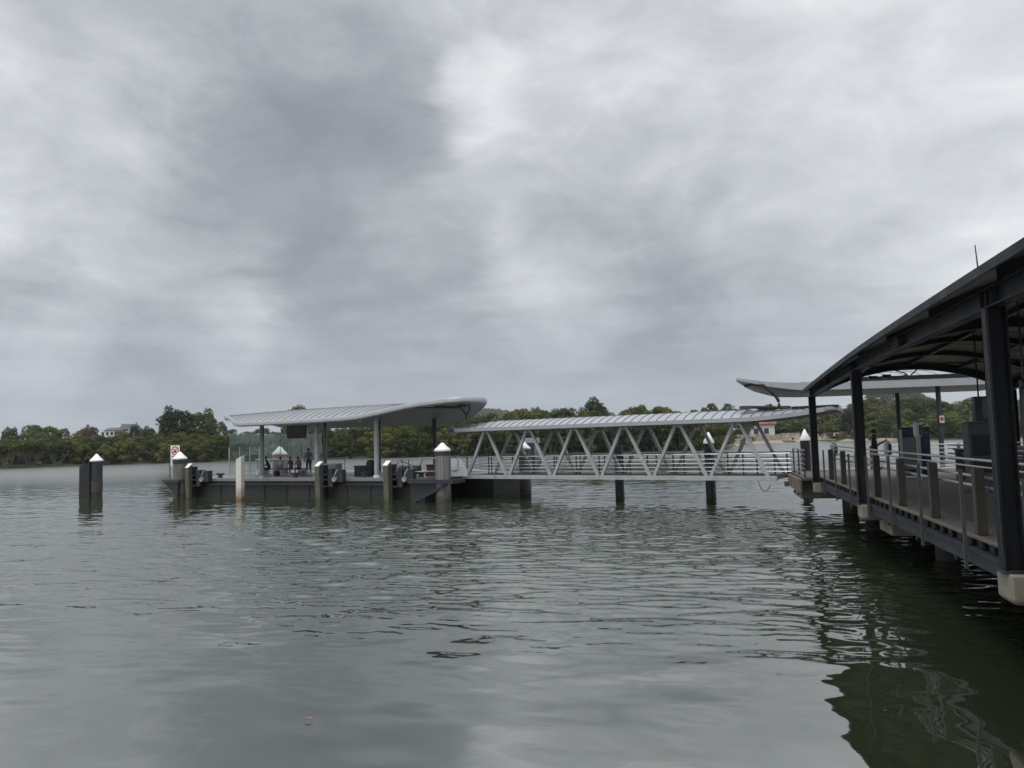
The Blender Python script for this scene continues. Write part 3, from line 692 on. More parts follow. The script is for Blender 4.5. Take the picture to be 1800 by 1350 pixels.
# ------------------------------------------------------------------ people
def person(label, loc, rz, pose='stand', shirt='cl_grey', pants='cl_black', skin='skin', shoes='cl_black', hair=True, h=1.7, long_sleeve=False, bare_legs=False, lean=0.0):
    k = h / 1.7
    J = {}; E_ = []; Rr = {}; Mt = {}
    def j(n, p, r): J[n] = Vector(p); Rr[n] = r
    def e(a, b, m): E_.append((a, b)); Mt[(a, b)] = m
    pz = .93 if pose != 'sit' else .50
    ly = lean
    j('pel', (0, 0, pz), .135); j('wai', (0, -ly * .3, pz + .18), .118); j('che', (0, -ly * .75, pz + .40), .145); j('nek', (0, -ly, pz + .555), .055)
    j('hd1', (0, -ly - .025, pz + .645), .084); j('hd2', (0, -ly - .015, pz + .735), .078)
    for a, b, m in (('pel', 'wai', shirt), ('wai', 'che', shirt), ('che', 'nek', shirt), ('nek', 'hd1', skin), ('hd1', 'hd2', skin)): e(a, b, m)
    fs = shirt if long_sleeve else skin
    for s, t in ((-1, 'l'), (1, 'r')):
        j('sh' + t, (s * .17, -ly * .8, pz + .47), .062)
        if pose == 'stand': el, wr = (s * .25, .03, pz + .20), (s * .24, -.08, pz - .04)
        elif pose == 'phone': el, wr = (s * .23, -.06, pz + .22), (s * .10, -.30, pz + .36)
        else: el, wr = (s * .24, -ly * .6 - .05, pz + .24), (s * .14, -.32 - ly * .3, pz + .12)
        j('el' + t, el, .043); j('wr' + t, wr, .030)
        e('che', 'sh' + t, shirt); e('sh' + t, 'el' + t, shirt); e('el' + t, 'wr' + t, fs)
        d = (Vector(wr) - Vector(el)).normalized()
        pm = Vector(wr) + d * .075; j('pa' + t, pm, .028); e('wr' + t, 'pa' + t, skin)
        sd = Vector((s, 0, 0)) if abs(d.x) < .8 else Vector((0, 1, 0)); sd = (sd - d * sd.dot(d)).normalized(); bend = d.cross(sd) * s * .012
        for q in range(4):
            ln = (.062, .075, .070, .055)[q]; b0 = pm + sd * (.026 - .017 * q); tip = b0 + d * ln + bend * 2
            j('f%d%s' % (q, t), tip, .008); e('pa' + t, 'f%d%s' % (q, t), skin)
        tp = Vector(wr) + d * .075 + sd * s * .05; j('th' + t, tp, .009); e('wr' + t, 'th' + t, skin)
        j('hi' + t, (s * .09, 0, pz - .04), .098)
        if pose == 'sit':
            kn, an = (s * .13, -.44, pz + .0), (s * .12, -.40 - .06 * s, .08)
        else:
            kn, an = (s * .10, -.03, .49), (s * .105, .02, .075)
        j('kn' + t, kn, .064); j('an' + t, an, .044); j('to' + t, (an[0] * 1.1, an[1] - .17, .035), .036)
        e('pel', 'hi' + t, pants); e('hi' + t, 'kn' + t, pants); e('kn' + t, 'an' + t, skin if bare_legs else pants); e('an' + t, 'to' + t, shoes)
    names = list(J); ix = {n: i for i, n in enumerate(names)}
    me = bpy.data.meshes.new('person'); me.from_pydata([tuple(J[n] * k) for n in names], [(ix[a], ix[b]) for a, b in E_], [])
    o = bpy.data.objects.new('person', me); COL.objects.link(o)
    o.modifiers.new('skin', 'SKIN'); sub = o.modifiers.new('sub', 'SUBSURF'); sub.levels = 1; sub.render_levels = 1
    for i, n in enumerate(names):
        sv = me.skin_vertices[0].data[i]; sv.radius = (Rr[n] * k * (1.15 if n in ('pel', 'wai', 'che') else 1), Rr[n] * k); sv.use_root = n == 'pel'
    dg = bpy.context.evaluated_depsgraph_get(); dg.update()
    ev = bpy.data.meshes.new_from_object(o.evaluated_get(dg)); o.modifiers.clear(); o.data = ev
    ev.materials.clear(); mats = []
    segs = []
    for (a, b), m in Mt.items():
        if m not in mats: mats.append(m); ev.materials.append(M[m])
        segs.append((J[a] * k, J[b] * k, (Rr[a] + Rr[b]) / 2 * k, mats.index(m)))
    for p in ev.polygons:
        c = p.center; best = 9; bi = 0
        for a, b, r, mi in segs:
            d = b - a; t = max(0, min(1, (c - a).dot(d) / d.length_squared)); q = (c - (a + d * t)).length - r
            if q < best: best = q; bi = mi
        p.material_index = bi; p.use_smooth = True
    o.location = loc; o.rotation_euler = (0, 0, rz); tag(o, label, 'person')
    if hair:
        hc = (J['hd1'] * .35 + J['hd2'] * .65) * k; mb = MB(); prof = []
        for i in range(7):
            a = R(-18 + 108 * i / 6); prof.append((.104 * k * max(.02, math.cos(a)), .115 * k * math.sin(a)))
        mb.lathe(prof, (hc.x, hc.y + .022 * k, hc.z + .005), 14); mb.build('hair', 'hair', o, smooth=True)
    # nose and eyes
    f = J['hd1'] * k
    MB().lathe([(.004, -.02), (.014, -.008), (.006, .02)], (f.x, f.y - .094 * k, f.z + .02), 6).build('nose', skin, o)
    for s in (-1, 1): MB().lathe([(.003, -.009), (.011, 0), (.003, .009)], (f.x + s * .034, f.y - .082 * k, f.z + .05 * k), 6).build('eye', 'hair', o)
    return o

# ------------------------------------------------------------------ mooring piles
def pile(label, x, y, r, ztop, zcone, body='pile_concrete', cap='white', band=None, group=None, name='mooring_pile', n=20):
    t = thing(name, label, 'pile', (x, y, 0), 0, group)
    MB().lathe([(r, -2.5), (r, .5), (r * .995, ztop)], n=n).build('shaft', body, t, smooth=True)
    if zcone:
        MB().lathe([(r * 1.08, ztop + .005), (r * 1.08, ztop + .09), (r * .60, lerp(ztop, zcone, .55)), (r * .16, lerp(ztop, zcone, .97)), (.01, zcone)], n=n).build('cap', cap, t, smooth=True)
    if band:
        MB().lathe([(r * 1.03, band[0]), (r * 1.03, band[1])], n=n).build('collar', band[2], t, smooth=True)
    return t

p = pile('lone dark pile with white cone cap out in the river, away from the pontoon', -29.95, 55.3, .41, 2.46, 2.99, 'steel_mid', band=(.3, 1.05, M['timber']))
MB().add([(-.92, -.55, -.6), (-.22, -.50, -.6), (-.22, -.34, -.6), (-.92, -.39, -.6), (-.92, -.55, 2.15), (-.22, -.50, 2.42), (-.22, -.34, 2.42), (-.92, -.39, 2.15)],
         [(3, 2, 1, 0), (4, 5, 6, 7), (0, 1, 5, 4), (1, 2, 6, 5), (2, 3, 7, 6), (3, 0, 4, 7)]).build('fender_board', 'black_pile', p)
for z in (.5, 1.9): MB().box(-.8, -.34, z, -.3, -.1, z + .14).build('bracket', 'steel_dark', p)
pile('big grey pile with white cone cap at the gangway corner of the pontoon', -3.82, 41.25, .42, 2.69, 3.15, 'pile_wrap', band=(2.46, 2.68, 'steel_mid'))
pile('pile with white cone cap behind the left end of the gangway rails', .62, 45.1, .34, 2.62, 3.05, 'pile_concrete')
pile('short black flat topped pile behind the middle of the gangway', 5.75, 42.4, .25, 2.74, None, 'black_pile')
pile('slim black pile with pointed white cap behind the gangway truss', 9.95, 39.3, .255, 2.74, 3.32, 'black_pile')
pile('slim black pile with pointed white cap beside the first wharf column', 15.35, 40.6, .255, 2.74, 3.34, 'black_pile')
pile('pile with white cap and red band behind the seated people', -17.5, 57.6, .52, 2.55, 3.18, 'pile_concrete', band=(2.18, 2.54, 'red'))
pile('grey pile with white cone cap at the signed end of the pontoon', -22.09, 50.98, .43, 2.5, 3.0, 'pile_concrete', band=(2.22, 2.49, 'steel_mid'))
t = thing('timber_post', 'white painted post with rusty foot standing in front of the pontoon', 'post', (-16.76, 47.2, 0), R(-20))
MB().add([(-.2, -.17, -2), (.2, -.17, -2), (.2, .17, -2), (-.2, .17, -2), (-.2, -.17, 2.45), (.2, -.17, 2.62), (.2, .17, 2.70), (-.2, .17, 2.50)],
         [(3, 2, 1, 0), (4, 5, 6, 7), (0, 1, 5, 4), (1, 2, 6, 5), (2, 3, 7, 6), (3, 0, 4, 7)]).build('shaft', 'white_rust', t, bevel=.03)
MB().box(-.03, .172, -1, .05, .26, 2.1).build('batten', 'timber', t)

# ------------------------------------------------------------------ pontoon
PA = math.atan2(-8.6, 17.1); DZ = 1.22
pon = thing('ferry_pontoon', 'dark floating ferry pontoon with swooping pale metal roof on columns', 'pontoon', (-22.3, 51.8, 0), PA)
def PW(u, n, z=0): return Matrix.Rotation(PA, 4, 'Z') @ Vector((u, n, z)) + Vector((-22.3, 51.8, 0))
MB().box(0, 0, -.8, 19.35, 11, 1.02).build('hull', 'hull', pon, bevel=.03)
MB().box(19.36, 3.5, -.8, 21.8, 7.2, 1.02).build('hull_extension', 'rubber', pon, bevel=.03)
MB().box(-.06, -.08, 1.023, 19.3, 11.05, DZ).build('deck', 'paint_grey', pon, bevel=.02)
MB().box(19.31, 3.3, 1.023, 21.9, 7.3, DZ).build('deck_extension', 'paint_grey', pon, bevel=.02)
MB().box(21.91, 5.4, 1.05, 23.9, 7.6, DZ - .004).build('deck_bracket', 'steel_dark', pon)
MB().box(.3, -.16, .80, 19.1, -.01, .88).build('rubbing_strip', 'steel_mid', pon)
for u in (3.6, 5.4, 7.4, 9.2, 11.0, 13.9, 15.6, 18.9): MB().box(u - .03, -.05, -.3, u + .03, -.002, .79).build('hull_rib', 'hull', pon)
# right hand landing platform round the corner pile
MB().box(19.36, -1.7, 1.0, 20.68, 3.28, DZ - .01).build('landing_platform', 'steel_mid', pon)
for a in ((20.69, -1.72, 22.2, -1.55), (20.69, -.55, 22.2, -.38), (22.03, -1.54, 22.2, -.56)): MB().box(a[0], a[1], 1.0, a[2], a[3], DZ - .02).build('pile_guide', 'steel_mid', pon)
MB().add([(19.4, -1.5, .98), (21.6, -1.5, .98), (19.4, -1.5, -.1), (19.4, -1.38, .98), (21.6, -1.38, .98), (19.4, -1.38, -.1)], [(0, 2, 1), (3, 4, 5), (0, 1, 4, 3), (1, 2, 5, 4), (2, 0, 3, 5)]).build('bracket', 'hull', pon)
MB().bar((19.5, -1.56, -.05), (21.8, -1.56, .95), .1, .12).build('brace', 'steel_mid', pon)
# left hand bracket
MB().box(-.5, -1.15, 1.02, 1.0, -.09, 1.2).build('landing_platform', 'timber', pon)
MB().add([(-.4, -1.1, 1.0), (.9, -1.1, 1.0), (.9, -1.1, .1), (.3, -1.1, .45), (-.4, -.2, 1.0), (.9, -.2, 1.0), (.9, -.2, .1), (.3, -.2, .45)], [(0, 1, 2, 3), (7, 6, 5, 4), (0, 3, 7, 4), (3, 2, 6, 7), (1, 5, 6, 2), (0, 4, 5, 1)]).build('bracket', 'hull', pon)
# bollards
bo = None
for u, n in ((3.17, .35), (9.6, .35), (14.9, .35), (18.9, .35)):
    if bo is None:
        mbb = MB(); mbb.lathe([(.17, 0), (.15, .05), (.13, .2), (.13, .24)], n=12); mbb.tube([(-.3, 0, .25), (.3, 0, .25)], .06, 8)
        bo = mbb.build('bollard', 'black', pon, smooth=True); bo.location = (u, n, DZ)
    else: share(bo, 'bollard', pon, (u, n, DZ))
# roof
def rf_front(u): return interp(u, [(.5, 3.3), (1.6, 2.2), (5.3, -.45), (6.0, -.7), (21.4, -.7), (22.0, -.5), (22.4, -.1), (22.62, .4), (22.7, .9)])
def rf_back(u): return interp(u, [(.5, 3.5), (2.6, 6.6), (3.6, 7.0), (16.9, 7.0), (18.0, 6.6), (19.2, 5.6), (20.5, 4.2), (21.6, 2.8), (22.35, 1.8), (22.7, 1.0)])
ZF = [(0, 4.46), (12, 4.50), (14, 4.53), (15.2, 4.58), (16.2, 4.70), (17.4, 4.87), (18.6, 5.05), (19.7, 5.16), (21.5, 5.26), (22.7, 5.33)]
ZB = [(0, 4.40), (8, 4.36), (16, 4.34), (18, 4.33), (20, 4.38), (21.5, 4.62), (22.7, 5.0)]
CB = [(0, .69), (4, .82), (8, .91), (13, .93), (15.5, .88), (17.5, .66), (19.5, .30), (21.5, .08), (23.6, .03)]
def rf_z(u, n):
    t = (n + .7) / 7.7
    return lerp(interp(u, ZF), interp(u, ZB), t) + interp(u, CB) * 4 * t * (1 - t) + .22
roof = empty_part('roof', pon)
def vault_strip(mb, us, ffun, bfun, zfun, dz0, dz1, seg=9):
    """a thin curved strip between us[0] and us[-1]"""
    k = len(mb.v); nu = len(us)
    for u in us:
        for i in range(seg + 1):
            n = lerp(ffun(u), bfun(u), i / seg); z = zfun(u, n); mb.v += [(u, n, z + dz0), (u, n, z + dz1)]
    w = 2 * (seg + 1)
    for a in range(nu - 1):
        for i in range(seg):
            q = k + a * w + 2 * i
            mb.f.append((q, q + 2, q + w + 2, q + w)); mb.f.append((q + 1, q + w + 1, q + w + 3, q + 3))
        q = k + a * w; mb.f.append((q, q + w, q + w + 1, q + 1)); q = k + a * w + 2 * seg; mb.f.append((q, q + 1, q + w + 1, q + w))
    for a in (0, nu - 1):
        for i in range(seg):
            q = k + a * w + 2 * i; mb.f.append((q, q + 1, q + 3, q + 2))
    return mb
us = np.linspace(.52, 22.68, 41)
for a, b in zip(us, us[1:]):
    vault_strip(MB(), [a + .012, b - .012], rf_front, rf_back, rf_z, -.04, 0).build('roof_sheet', 'roof_metal', roof)
    vault_strip(MB(), [a - .014, a + .014], rf_front, rf_back, rf_z, .004, .028).build('seam', 'seam', roof)
vault_strip(MB(), list(np.linspace(.5, 22.7, 60)), rf_front, rf_back, rf_z, -.20, -.16, 14).build('soffit', 'soffit', roof, smooth=True)
fr = [(u, rf_front(u)) for u in np.linspace(.5, 22.7, 120)]; bk = [(u, rf_back(u)) for u in np.linspace(22.7, .5, 120)]
ring = fr + bk; mbf = MB(); nr_ = len(ring)
for i, (u, n) in enumerate(ring):
    (u0, n0), (u1, n1) = ring[i - 1], ring[(i + 1) % nr_]; d = Vector((u1 - u0, n1 - n0, 0)); d = d.normalized() if d.length > 1e-6 else Vector((1, 0, 0)); out = Vector((d.y, -d.x, 0))
    z = rf_z(u, n); b = Vector((u, n, z))
    for off, dz in ((.012, -.23), (.09, -.16), (.10, .0), (.05, .07), (.012, .07)): mbf.v.append(tuple(b + out * off + Vector((0, 0, dz))))
for i in range(nr_):
    a, b = i * 5, ((i + 1) % nr_) * 5
    for q in range(5): mbf.f.append((a + q, b + q, b + (q + 1) % 5, a + (q + 1) % 5))
mbf.build('fascia', 'fascia', roof, smooth=True)
for u, n, r, m in ((6.7, .5, .135, 'paint_grey'), (11.2, .5, .135, 'galv'), (15.7, .5, .15, 'galv'), (7.0, 6.2, .12, 'paint_grey'), (11.65, 6.2, .12, 'steel_mid'), (16.1, 6.2, .13, 'steel_mid')):
    c = MB().lathe([(r, DZ + .01), (r, rf_z(u, n) - .2)], (u, n, 0), 16).build('column', m, pon, smooth=True)
    MB().lathe([(r * 1.35, DZ + .002), (r * 1.35, DZ + .12)], (u, n, 0), 16).build('base_shoe', 'white' if (u, n) == (15.7, .5) else 'galv', c)
for u in (8, 12, 14): MB().lathe([(.09, 0), (.09, -.05)], (u, 3.0, rf_z(u, 3.0) - .205), 10).build('downlight', 'white', roof)
MB().tube([(15.6, 2.6, rf_z(15.6, 2.6) - .24), (18, 2.2, rf_z(18, 2.2) - .24), (20.6, 1.8, rf_z(20.6, 1.8) - .24)], .04, 6).build('service_pipe', 'steel_mid', roof)
# glass wind screen
scr = empty_part('wind_screen', pon)
for i in range(3):
    a = 3.7 + i * .97; MB().box(.39, a + .02, DZ + .12, .41, a + .93, 4.18).build('pane', 'glass', scr)
for i in range(6):
    a = .5 + i * .98; MB().box(a + .02, 6.59, DZ + .12, a + .94, 6.61, 4.15 - .03 * i).build('pane', 'glass', scr)
for a in (3.7, 4.67, 5.64, 6.58): MB().box(.36, a - .025, DZ, .44, a + .015, 3.2).build('mullion', 'galv', scr)
for i in range(7): MB().box(.49 + i * .98, 6.55, DZ, .53 + i * .98, 6.58, 3.2).build('mullion', 'galv', scr)
# leaning rail
rl = empty_part('leaning_rail', pon)
MB().tube([(1.0, 5.6, 2.25), (9.5, 5.6, 2.25)], .04, 8).build('rail', 'chrome', rl)
for u in (1.2, 3.2, 5.2, 7.2, 9.2): MB().tube([(u, 5.6, DZ), (u, 5.6, 2.25)], .03, 6).build('post', 'galv', rl)
# fenders along the front
for u in (1.32, 12.29, 17.24):
    f = empty_part('fender', pon); f.location = (u, -.5, 0)
    MB().add([(-.17, -.16, -1.5), (.17, -.16, -1.5), (.17, .12, -1.5), (-.17, .12, -1.5), (-.22, -.24, 1.92), (.12, -.24, 1.92), (.16, .10, 2.16), (-.18, .10, 2.16)],
             [(3, 2, 1, 0), (4, 5, 6, 7), (0, 1, 5, 4), (1, 2, 6, 5), (2, 3, 7, 6), (3, 0, 4, 7)]).build('face_timber', 'timber_pale', f, bevel=.02)
    MB().add([(-.21, -.22, 1.935), (.11, -.22, 1.935), (.15, .08, 2.175), (-.17, .08, 2.175), (-.21, -.22, 1.975), (.11, -.22, 1.975), (.15, .08, 2.215), (-.17, .08, 2.215)],
             [(3, 2, 1, 0), (4, 5, 6, 7), (0, 1, 5, 4), (1, 2, 6, 5), (2, 3, 7, 6), (3, 0, 4, 7)]).build('cap_plate', 'white', f)
    MB().box(.19, -.12, -1.2, .34, .34, 2.0).build('backing_post', 'rubber', f)
    for z in (.72, 1.12, 1.42): MB().box(.345, -.1, z, .62, .3, z + .06).build('bracket_plate', 'steel_mid', f)
    MB().box(.63, -.05, .72, 1.0, .4, 1.78).build('housing', 'hull', f, bevel=.02)
    MB().box(1.01, .05, 1.0, 1.62, .42, 1.72).build('side_housing', 'steel_mid', f, bevel=.02)
    ro = MB(); ro.tube([(1.12, -.10, 1.16), (1.12, .04, 1.16)], .14, 14); ro.build('roller', 'galv', f, smooth=True)
    MB().tube([(1.12, -.12, 1.2), (1.25, -.14, 1.5), (1.38, -.05, 1.75)], .03, 6).build('chain', 'galv', f)
# bench, bins and fittings on the deck
be = thing('bench', 'long slatted bench under the pontoon roof with people seated on it', 'bench', tuple(PW(3.7, 3.45, DZ)), PA)
for i in range(5): MB().box(0, -.05 + i * .1, .41, 4.1, .03 + i * .1, .45).build('slat', 'timber', be)
for u in (.3, 2.0, 3.8): MB().box(u - .04, -.02, 0, u + .04, .4, .408).build('leg', 'galv', be)
lb = thing('locker', 'low grey ribbed locker beside the middle fender of the pontoon', 'locker', tuple(PW(10.75, 1.6, DZ)), PA)
MB().box(0, 0, .02, 1.1, .5, .72).build('body', 'paint_grey', lb, bevel=.02)
for z in (.3, .42, .54, .66): MB().box(.06, -.03, z, 1.04, -.002, z + .05).build('rib', 'galv', lb)
MB().box(-.04, -.05, .722, 1.14, .54, .80).build('lid', 'galv', lb)
bx = thing('storage_box', 'plain black box on the pontoon deck left of the white shod column', 'box', tuple(PW(12.85, 2.0, DZ)), PA)
MB().box(0, 0, 0, 1.0, .6, .58).build('body', 'black', bx, bevel=.02); MB().box(-.03, -.03, .582, 1.03, .63, .64).build('lid', 'black', bx, bevel=.01)
bx = thing('rubbish_bin', 'tall black rounded bin beside the white shod column', 'bin', tuple(PW(14.15, 2.0, DZ)), PA)
MB().lathe([(.24, 0), (.27, .7), (.28, .85), (.2, .97), (.05, 1.0)], n=14).build('body', 'black', bx, smooth=True); MB().box(-.14, -.30, .68, .14, -.22, .82).build('slot', 'steel_mid', bx)
bx = thing('tool_box', 'small dark box on the deck near the tubular gate', 'box', tuple(PW(17.35, 1.7, DZ)), PA)
MB().box(0, 0, 0, .42, .35, .34).build('body', 'black', bx, bevel=.01); MB().box(-.02, -.02, .342, .44, .37, .42).build('lid', 'steel_mid', bx)
bx = thing('winch_box', 'dark red brown winch housing behind the tubular gate', 'box', tuple(PW(18.25, 1.9, DZ)), PA)
MB().box(0, 0, 0, .6, .5, .58).build('body', mat('red_brown', (.10, .03, .02), .6), bx, bevel=.01); MB().box(-.03, -.04, .582, .63, .54, .66).build('lid', 'black', bx)
ga = thing('tubular_gate', 'bent tubular steel gate frame around the corner pile', 'gate', tuple(PW(17.2, -.25, DZ)), PA)
MB().tube([(0, 0, .35), (0, 0, 1.0), (.08, 0, 1.08), (2.9, 0, 1.1), (4.3, .05, 1.1), (4.45, .05, 1.0), (4.45, .05, .45), (4.35, .05, .38), (2.9, 0, .36), (0, 0, .35)], .035, 8).build('frame', 'chrome', ga, smooth=True)
for u in (.55, 1.45, 2.3): MB().tube([(u, .03, 0), (u, .03, 1.08)], .035, 8).build('post', 'galv', ga)
gp = thing('boarding_plank', 'folded boarding plank with thin raised rods on the pontoon deck', 'gangplank', tuple(PW(15.9, 1.5, DZ)), PA)
MB().box(0, 0, .02, 2.3, .6, .12).build('board', 'galv', gp)
MB().box(.1, .62, .0, 1.6, 1.0, .6).build('frame_box', 'paint_grey', gp)
for a, b in (((.2, .1, .12), (.8, .1, 1.5)), ((.9, .1, .12), (.75, .1, 1.6)), ((-.3, .1, 1.35), (.9, .1, 1.4)), ((.9, .1, 1.4), (2.0, .1, 1.05)), ((.7, .1, .9), (2.0, .1, .5)), ((1.9, 0, .1), (2.35, 0, 1.0)), ((1.3, .1, .12), (1.3, .1, 1.3))): MB().tube([a, b], .022, 6).build('rod', 'steel_mid', gp)
sc_ = thing('mesh_screen', 'pale quarter round mesh panel where the gangway meets the pontoon', 'screen', tuple(PW(20.85, .25, DZ)), PA)
MB().add([(0, 0, .06), (1.15, 0, .06), (1.15, 0, .18), (.85, 0, .8), (.55, 0, 1.08), (0, 0, 1.1), (0, .04, .06), (1.15, .04, .06), (1.15, .04, .18), (.85, .04, .8), (.55, .04, 1.08), (0, .04, 1.1)],
         [(0, 1, 2, 3, 4, 5), (11, 10, 9, 8, 7, 6)] + [(i, (i + 1) % 6, 6 + (i + 1) % 6, 6 + i) for i in range(6)]).build('panel', 'pane_frost', sc_)
for u in (.02, 1.1): MB().box(u, -.03, 0, u + .05, -.002, .5 if u > 1 else 1.1).build('post', 'galv', sc_)
kb = thing('electrical_cabinet', 'grey louvred electrical cabinet behind the left end of the gangway', 'cabinet', tuple(PW(22.6, 6.2, DZ)), PA)
MB().box(0, 0, 0, .72, .5, 1.75).build('body', 'paint_grey', kb, bevel=.02); MB().box(-.05, -.06, 1.752, .77, .55, 2.05).build('hood', 'galv', kb, bevel=.02)
for i in range(9): MB().box(.08, -.025, .9 + i * .09, .64, -.002, .94 + i * .09).build('louvre', 'steel_mid', kb)
tv = thing('hanging_monitor', 'black information monitor hung under the pontoon roof above the seats', 'monitor', tuple(PW(8.2, 2.0, 3.66)), PA)
MB().add([(-.72, -.1, 0), (.72, -.1, 0), (.72, .16, 0), (-.72, .16, 0), (-.66, -.2, .84), (.82, -.2, .84), (.82, .10, .84), (-.66, .10, .84)],
         [(3, 2, 1, 0), (4, 5, 6, 7), (0, 1, 5, 4), (1, 2, 6, 5), (2, 3, 7, 6), (3, 0, 4, 7)]).build('casing', 'black', tv, bevel=.02)
for u in (-.35, .4): MB().tube([(u, 0, .84), (u, 0, rf_z(8.2 + u, 2.0) - .2 - 3.66)], .035, 8).build('hanger', 'steel_dark', tv)
# camera lamp bracket under the roof
lp = thing('security_camera', 'small white camera under the eave of the pontoon roof', 'camera', tuple(PW(14.9, .0, rf_z(14.9, 0) - .5)), PA)
MB().tube([(0, 0, .08), (0, 0, .29)], .03, 8).build('bracket', 'galv', lp); MB().lathe([(.02, -.08), (.09, -.05), (.13, .02), (.12, .07), (.03, .09)], n=12).build('dome', 'white', lp, smooth=True)
# conduit from the roof tip to the gangway roof
c0 = thing('cable_conduit', 'forked black cable conduit between pontoon roof tip and gangway roof', 'conduit', tuple(PW(21.6, .6, 0)), PA)
zt = rf_z(21.6, .6) - .26
MB().tube([(-1.5, -.2, rf_z(20.1, .4) - .24), (-.9, -.1, rf_z(20.7, .5) - .3), (-.2, 0, zt - .05), (.12, 0, zt - .45), (.18, 0, 4.28)], .045, 8).build('cable', 'rubber', c0, smooth=True)
MB().tube([(.35, 0, rf_z(21.95, .6) - .22), (.40, 0, zt - .25), (.2, 0, zt - .52)], .045, 8).build('cable', 'rubber', c0, smooth=True)
MB().box(-1.75, -.3, rf_z(20.0, .4) - .32, -1.2, -.1, rf_z(20.0, .4) - .21).build('junction_box', 'black', c0)
MB().box(-.3, -.1, zt - .08, .15, .1, zt + .05).build('junction_box', 'black', c0)
# no-swimming sign
sg = thing('warning_sign', 'tall white prohibition sign with red ring on the end of the pontoon', 'sign', tuple(PW(-.45, -.55, DZ)), R(20))
MB().box(0, 0, .8, .56, .03, 2.22).build('board', 'white', sg)
MB().box(.08, .005, .02, .5, .028, .798).build('lower_board', 'pane_frost', sg)
MB().tube([(-.04, .05, -.02), (-.04, .05, .95)], .03, 8).build('post', 'steel_mid', sg)
MB().tube([(.52, .05, -.02), (.52, .05, 2.2)], .022, 8).build('post', 'galv', sg)
rg = MB(); k = 28
for i in range(k):
    a = 2 * PI * i / k
    for r in (.235, .18):
        rg.v += [(.28 + r * math.cos(a), -.006, 1.86 + r * 1.25 * math.sin(a)), (.28 + r * math.cos(a), -.0005, 1.86 + r * 1.25 * math.sin(a))]
for i in range(k):
    a, b = i * 4, ((i + 1) % k) * 4
    rg.f += [(a, b, b + 2, a + 2), (a + 1, a + 3, b + 3, b + 1), (a, a + 1, b + 1, b), (a + 2, b + 2, b + 3, a + 3)]
rg.build('red_ring', 'red', sg)
MB().bar((.14, -.010, 1.72), (.42, -.010, 2.0), .05, .006, (0, 1, 0)).build('slash', 'red', sg)
MB().add([(.20, -.003, 1.74), (.36, -.003, 1.70), (.40, -.003, 1.80), (.30, -.003, 1.84), (.26, -.003, 1.96), (.18, -.003, 1.98), (.22, -.003, 1.86)], [(0, 1, 2, 3, 4, 5, 6)]).build('swimmer_mark', 'sign_ink', sg)
for i, (a, b) in enumerate(((.07, .49), (.10, .30), (.33, .46), (.12, .44))):
    zz = (1.46, 1.36, 1.36, 1.14)[i]; MB().box(a, -.004, zz, b, -.0005, zz + .055).build('text_line', 'sign_ink', sg)
MB().box(.08, -.004, 1.24, .22, -.0005, 1.29).build('text_line', 'sign_ink', sg); MB().box(.26, -.004, 1.24, .48, -.0005, 1.29).build('text_line', 'sign_ink', sg)
# people on the pontoon
def pp(label, u, n, face, **kw): return person(label, tuple(PW(u, n, DZ)), PA + face, **kw)
pp('person in grey shirt and dark shorts standing beside the bench', 6.9, 4.6, R(25), pose='stand', shirt='cl_grey', pants='cl_black', skin='skin', bare_legs=True, shoes='cl_white', h=1.74)
pp('person in black leaning forward at the end of the bench', 4.35, 3.55, R(-38), pose='sit', shirt='cl_black', pants='cl_black', lean=.22, long_sleeve=True, shoes='cl_white', skin='skin2')
pp('seated person in pale top and bare legs next to the one in black', 5.35, 3.62, R(-8), pose='sit', shirt='cl_pale', pants='skin', bare_legs=True, shoes='cl_white', lean=.05, h=1.62)
pp('seated person in olive top in the middle of the bench', 6.25, 3.62, R(12), pose='sit', shirt='cl_olive', pants='cl_khaki', bare_legs=True, shoes='cl_white', skin='skin2', lean=.12, h=1.62)
pp('seated person in tan top by the standing one', 7.0, 3.55, R(20), pose='sit', shirt='skin2', pants='cl_navy', bare_legs=True, shoes='cl_white', skin='skin', lean=.16, h=1.6)
for i, (u, n, m, lb_) in enumerate(((4.0, 2.9, 'cl_white', 'white bag on the deck at the feet of the person in black'), (5.8, 2.75, 'cl_navy', 'dark bag on the deck between the seated people'), (7.75, 3.0, 'cl_grey', 'grey backpack on the deck by the end of the bench'))):
    g = MB(); s = .9 + .1 * i
    g.lathe([(.17 * s, 0), (.21 * s, .08), (.2 * s, .24), (.13 * s, .34), (.03, .36)], n=10)
    o = thing('bag', lb_, 'bag', tuple(PW(u, n, DZ)), PA + i); g.build('body', m, o, smooth=True)
    MB().tube([(-.08, 0, .33), (-.06, 0, .46), (.06, 0, .46), (.08, 0, .33)], .015, 6).build('handle', m, o)

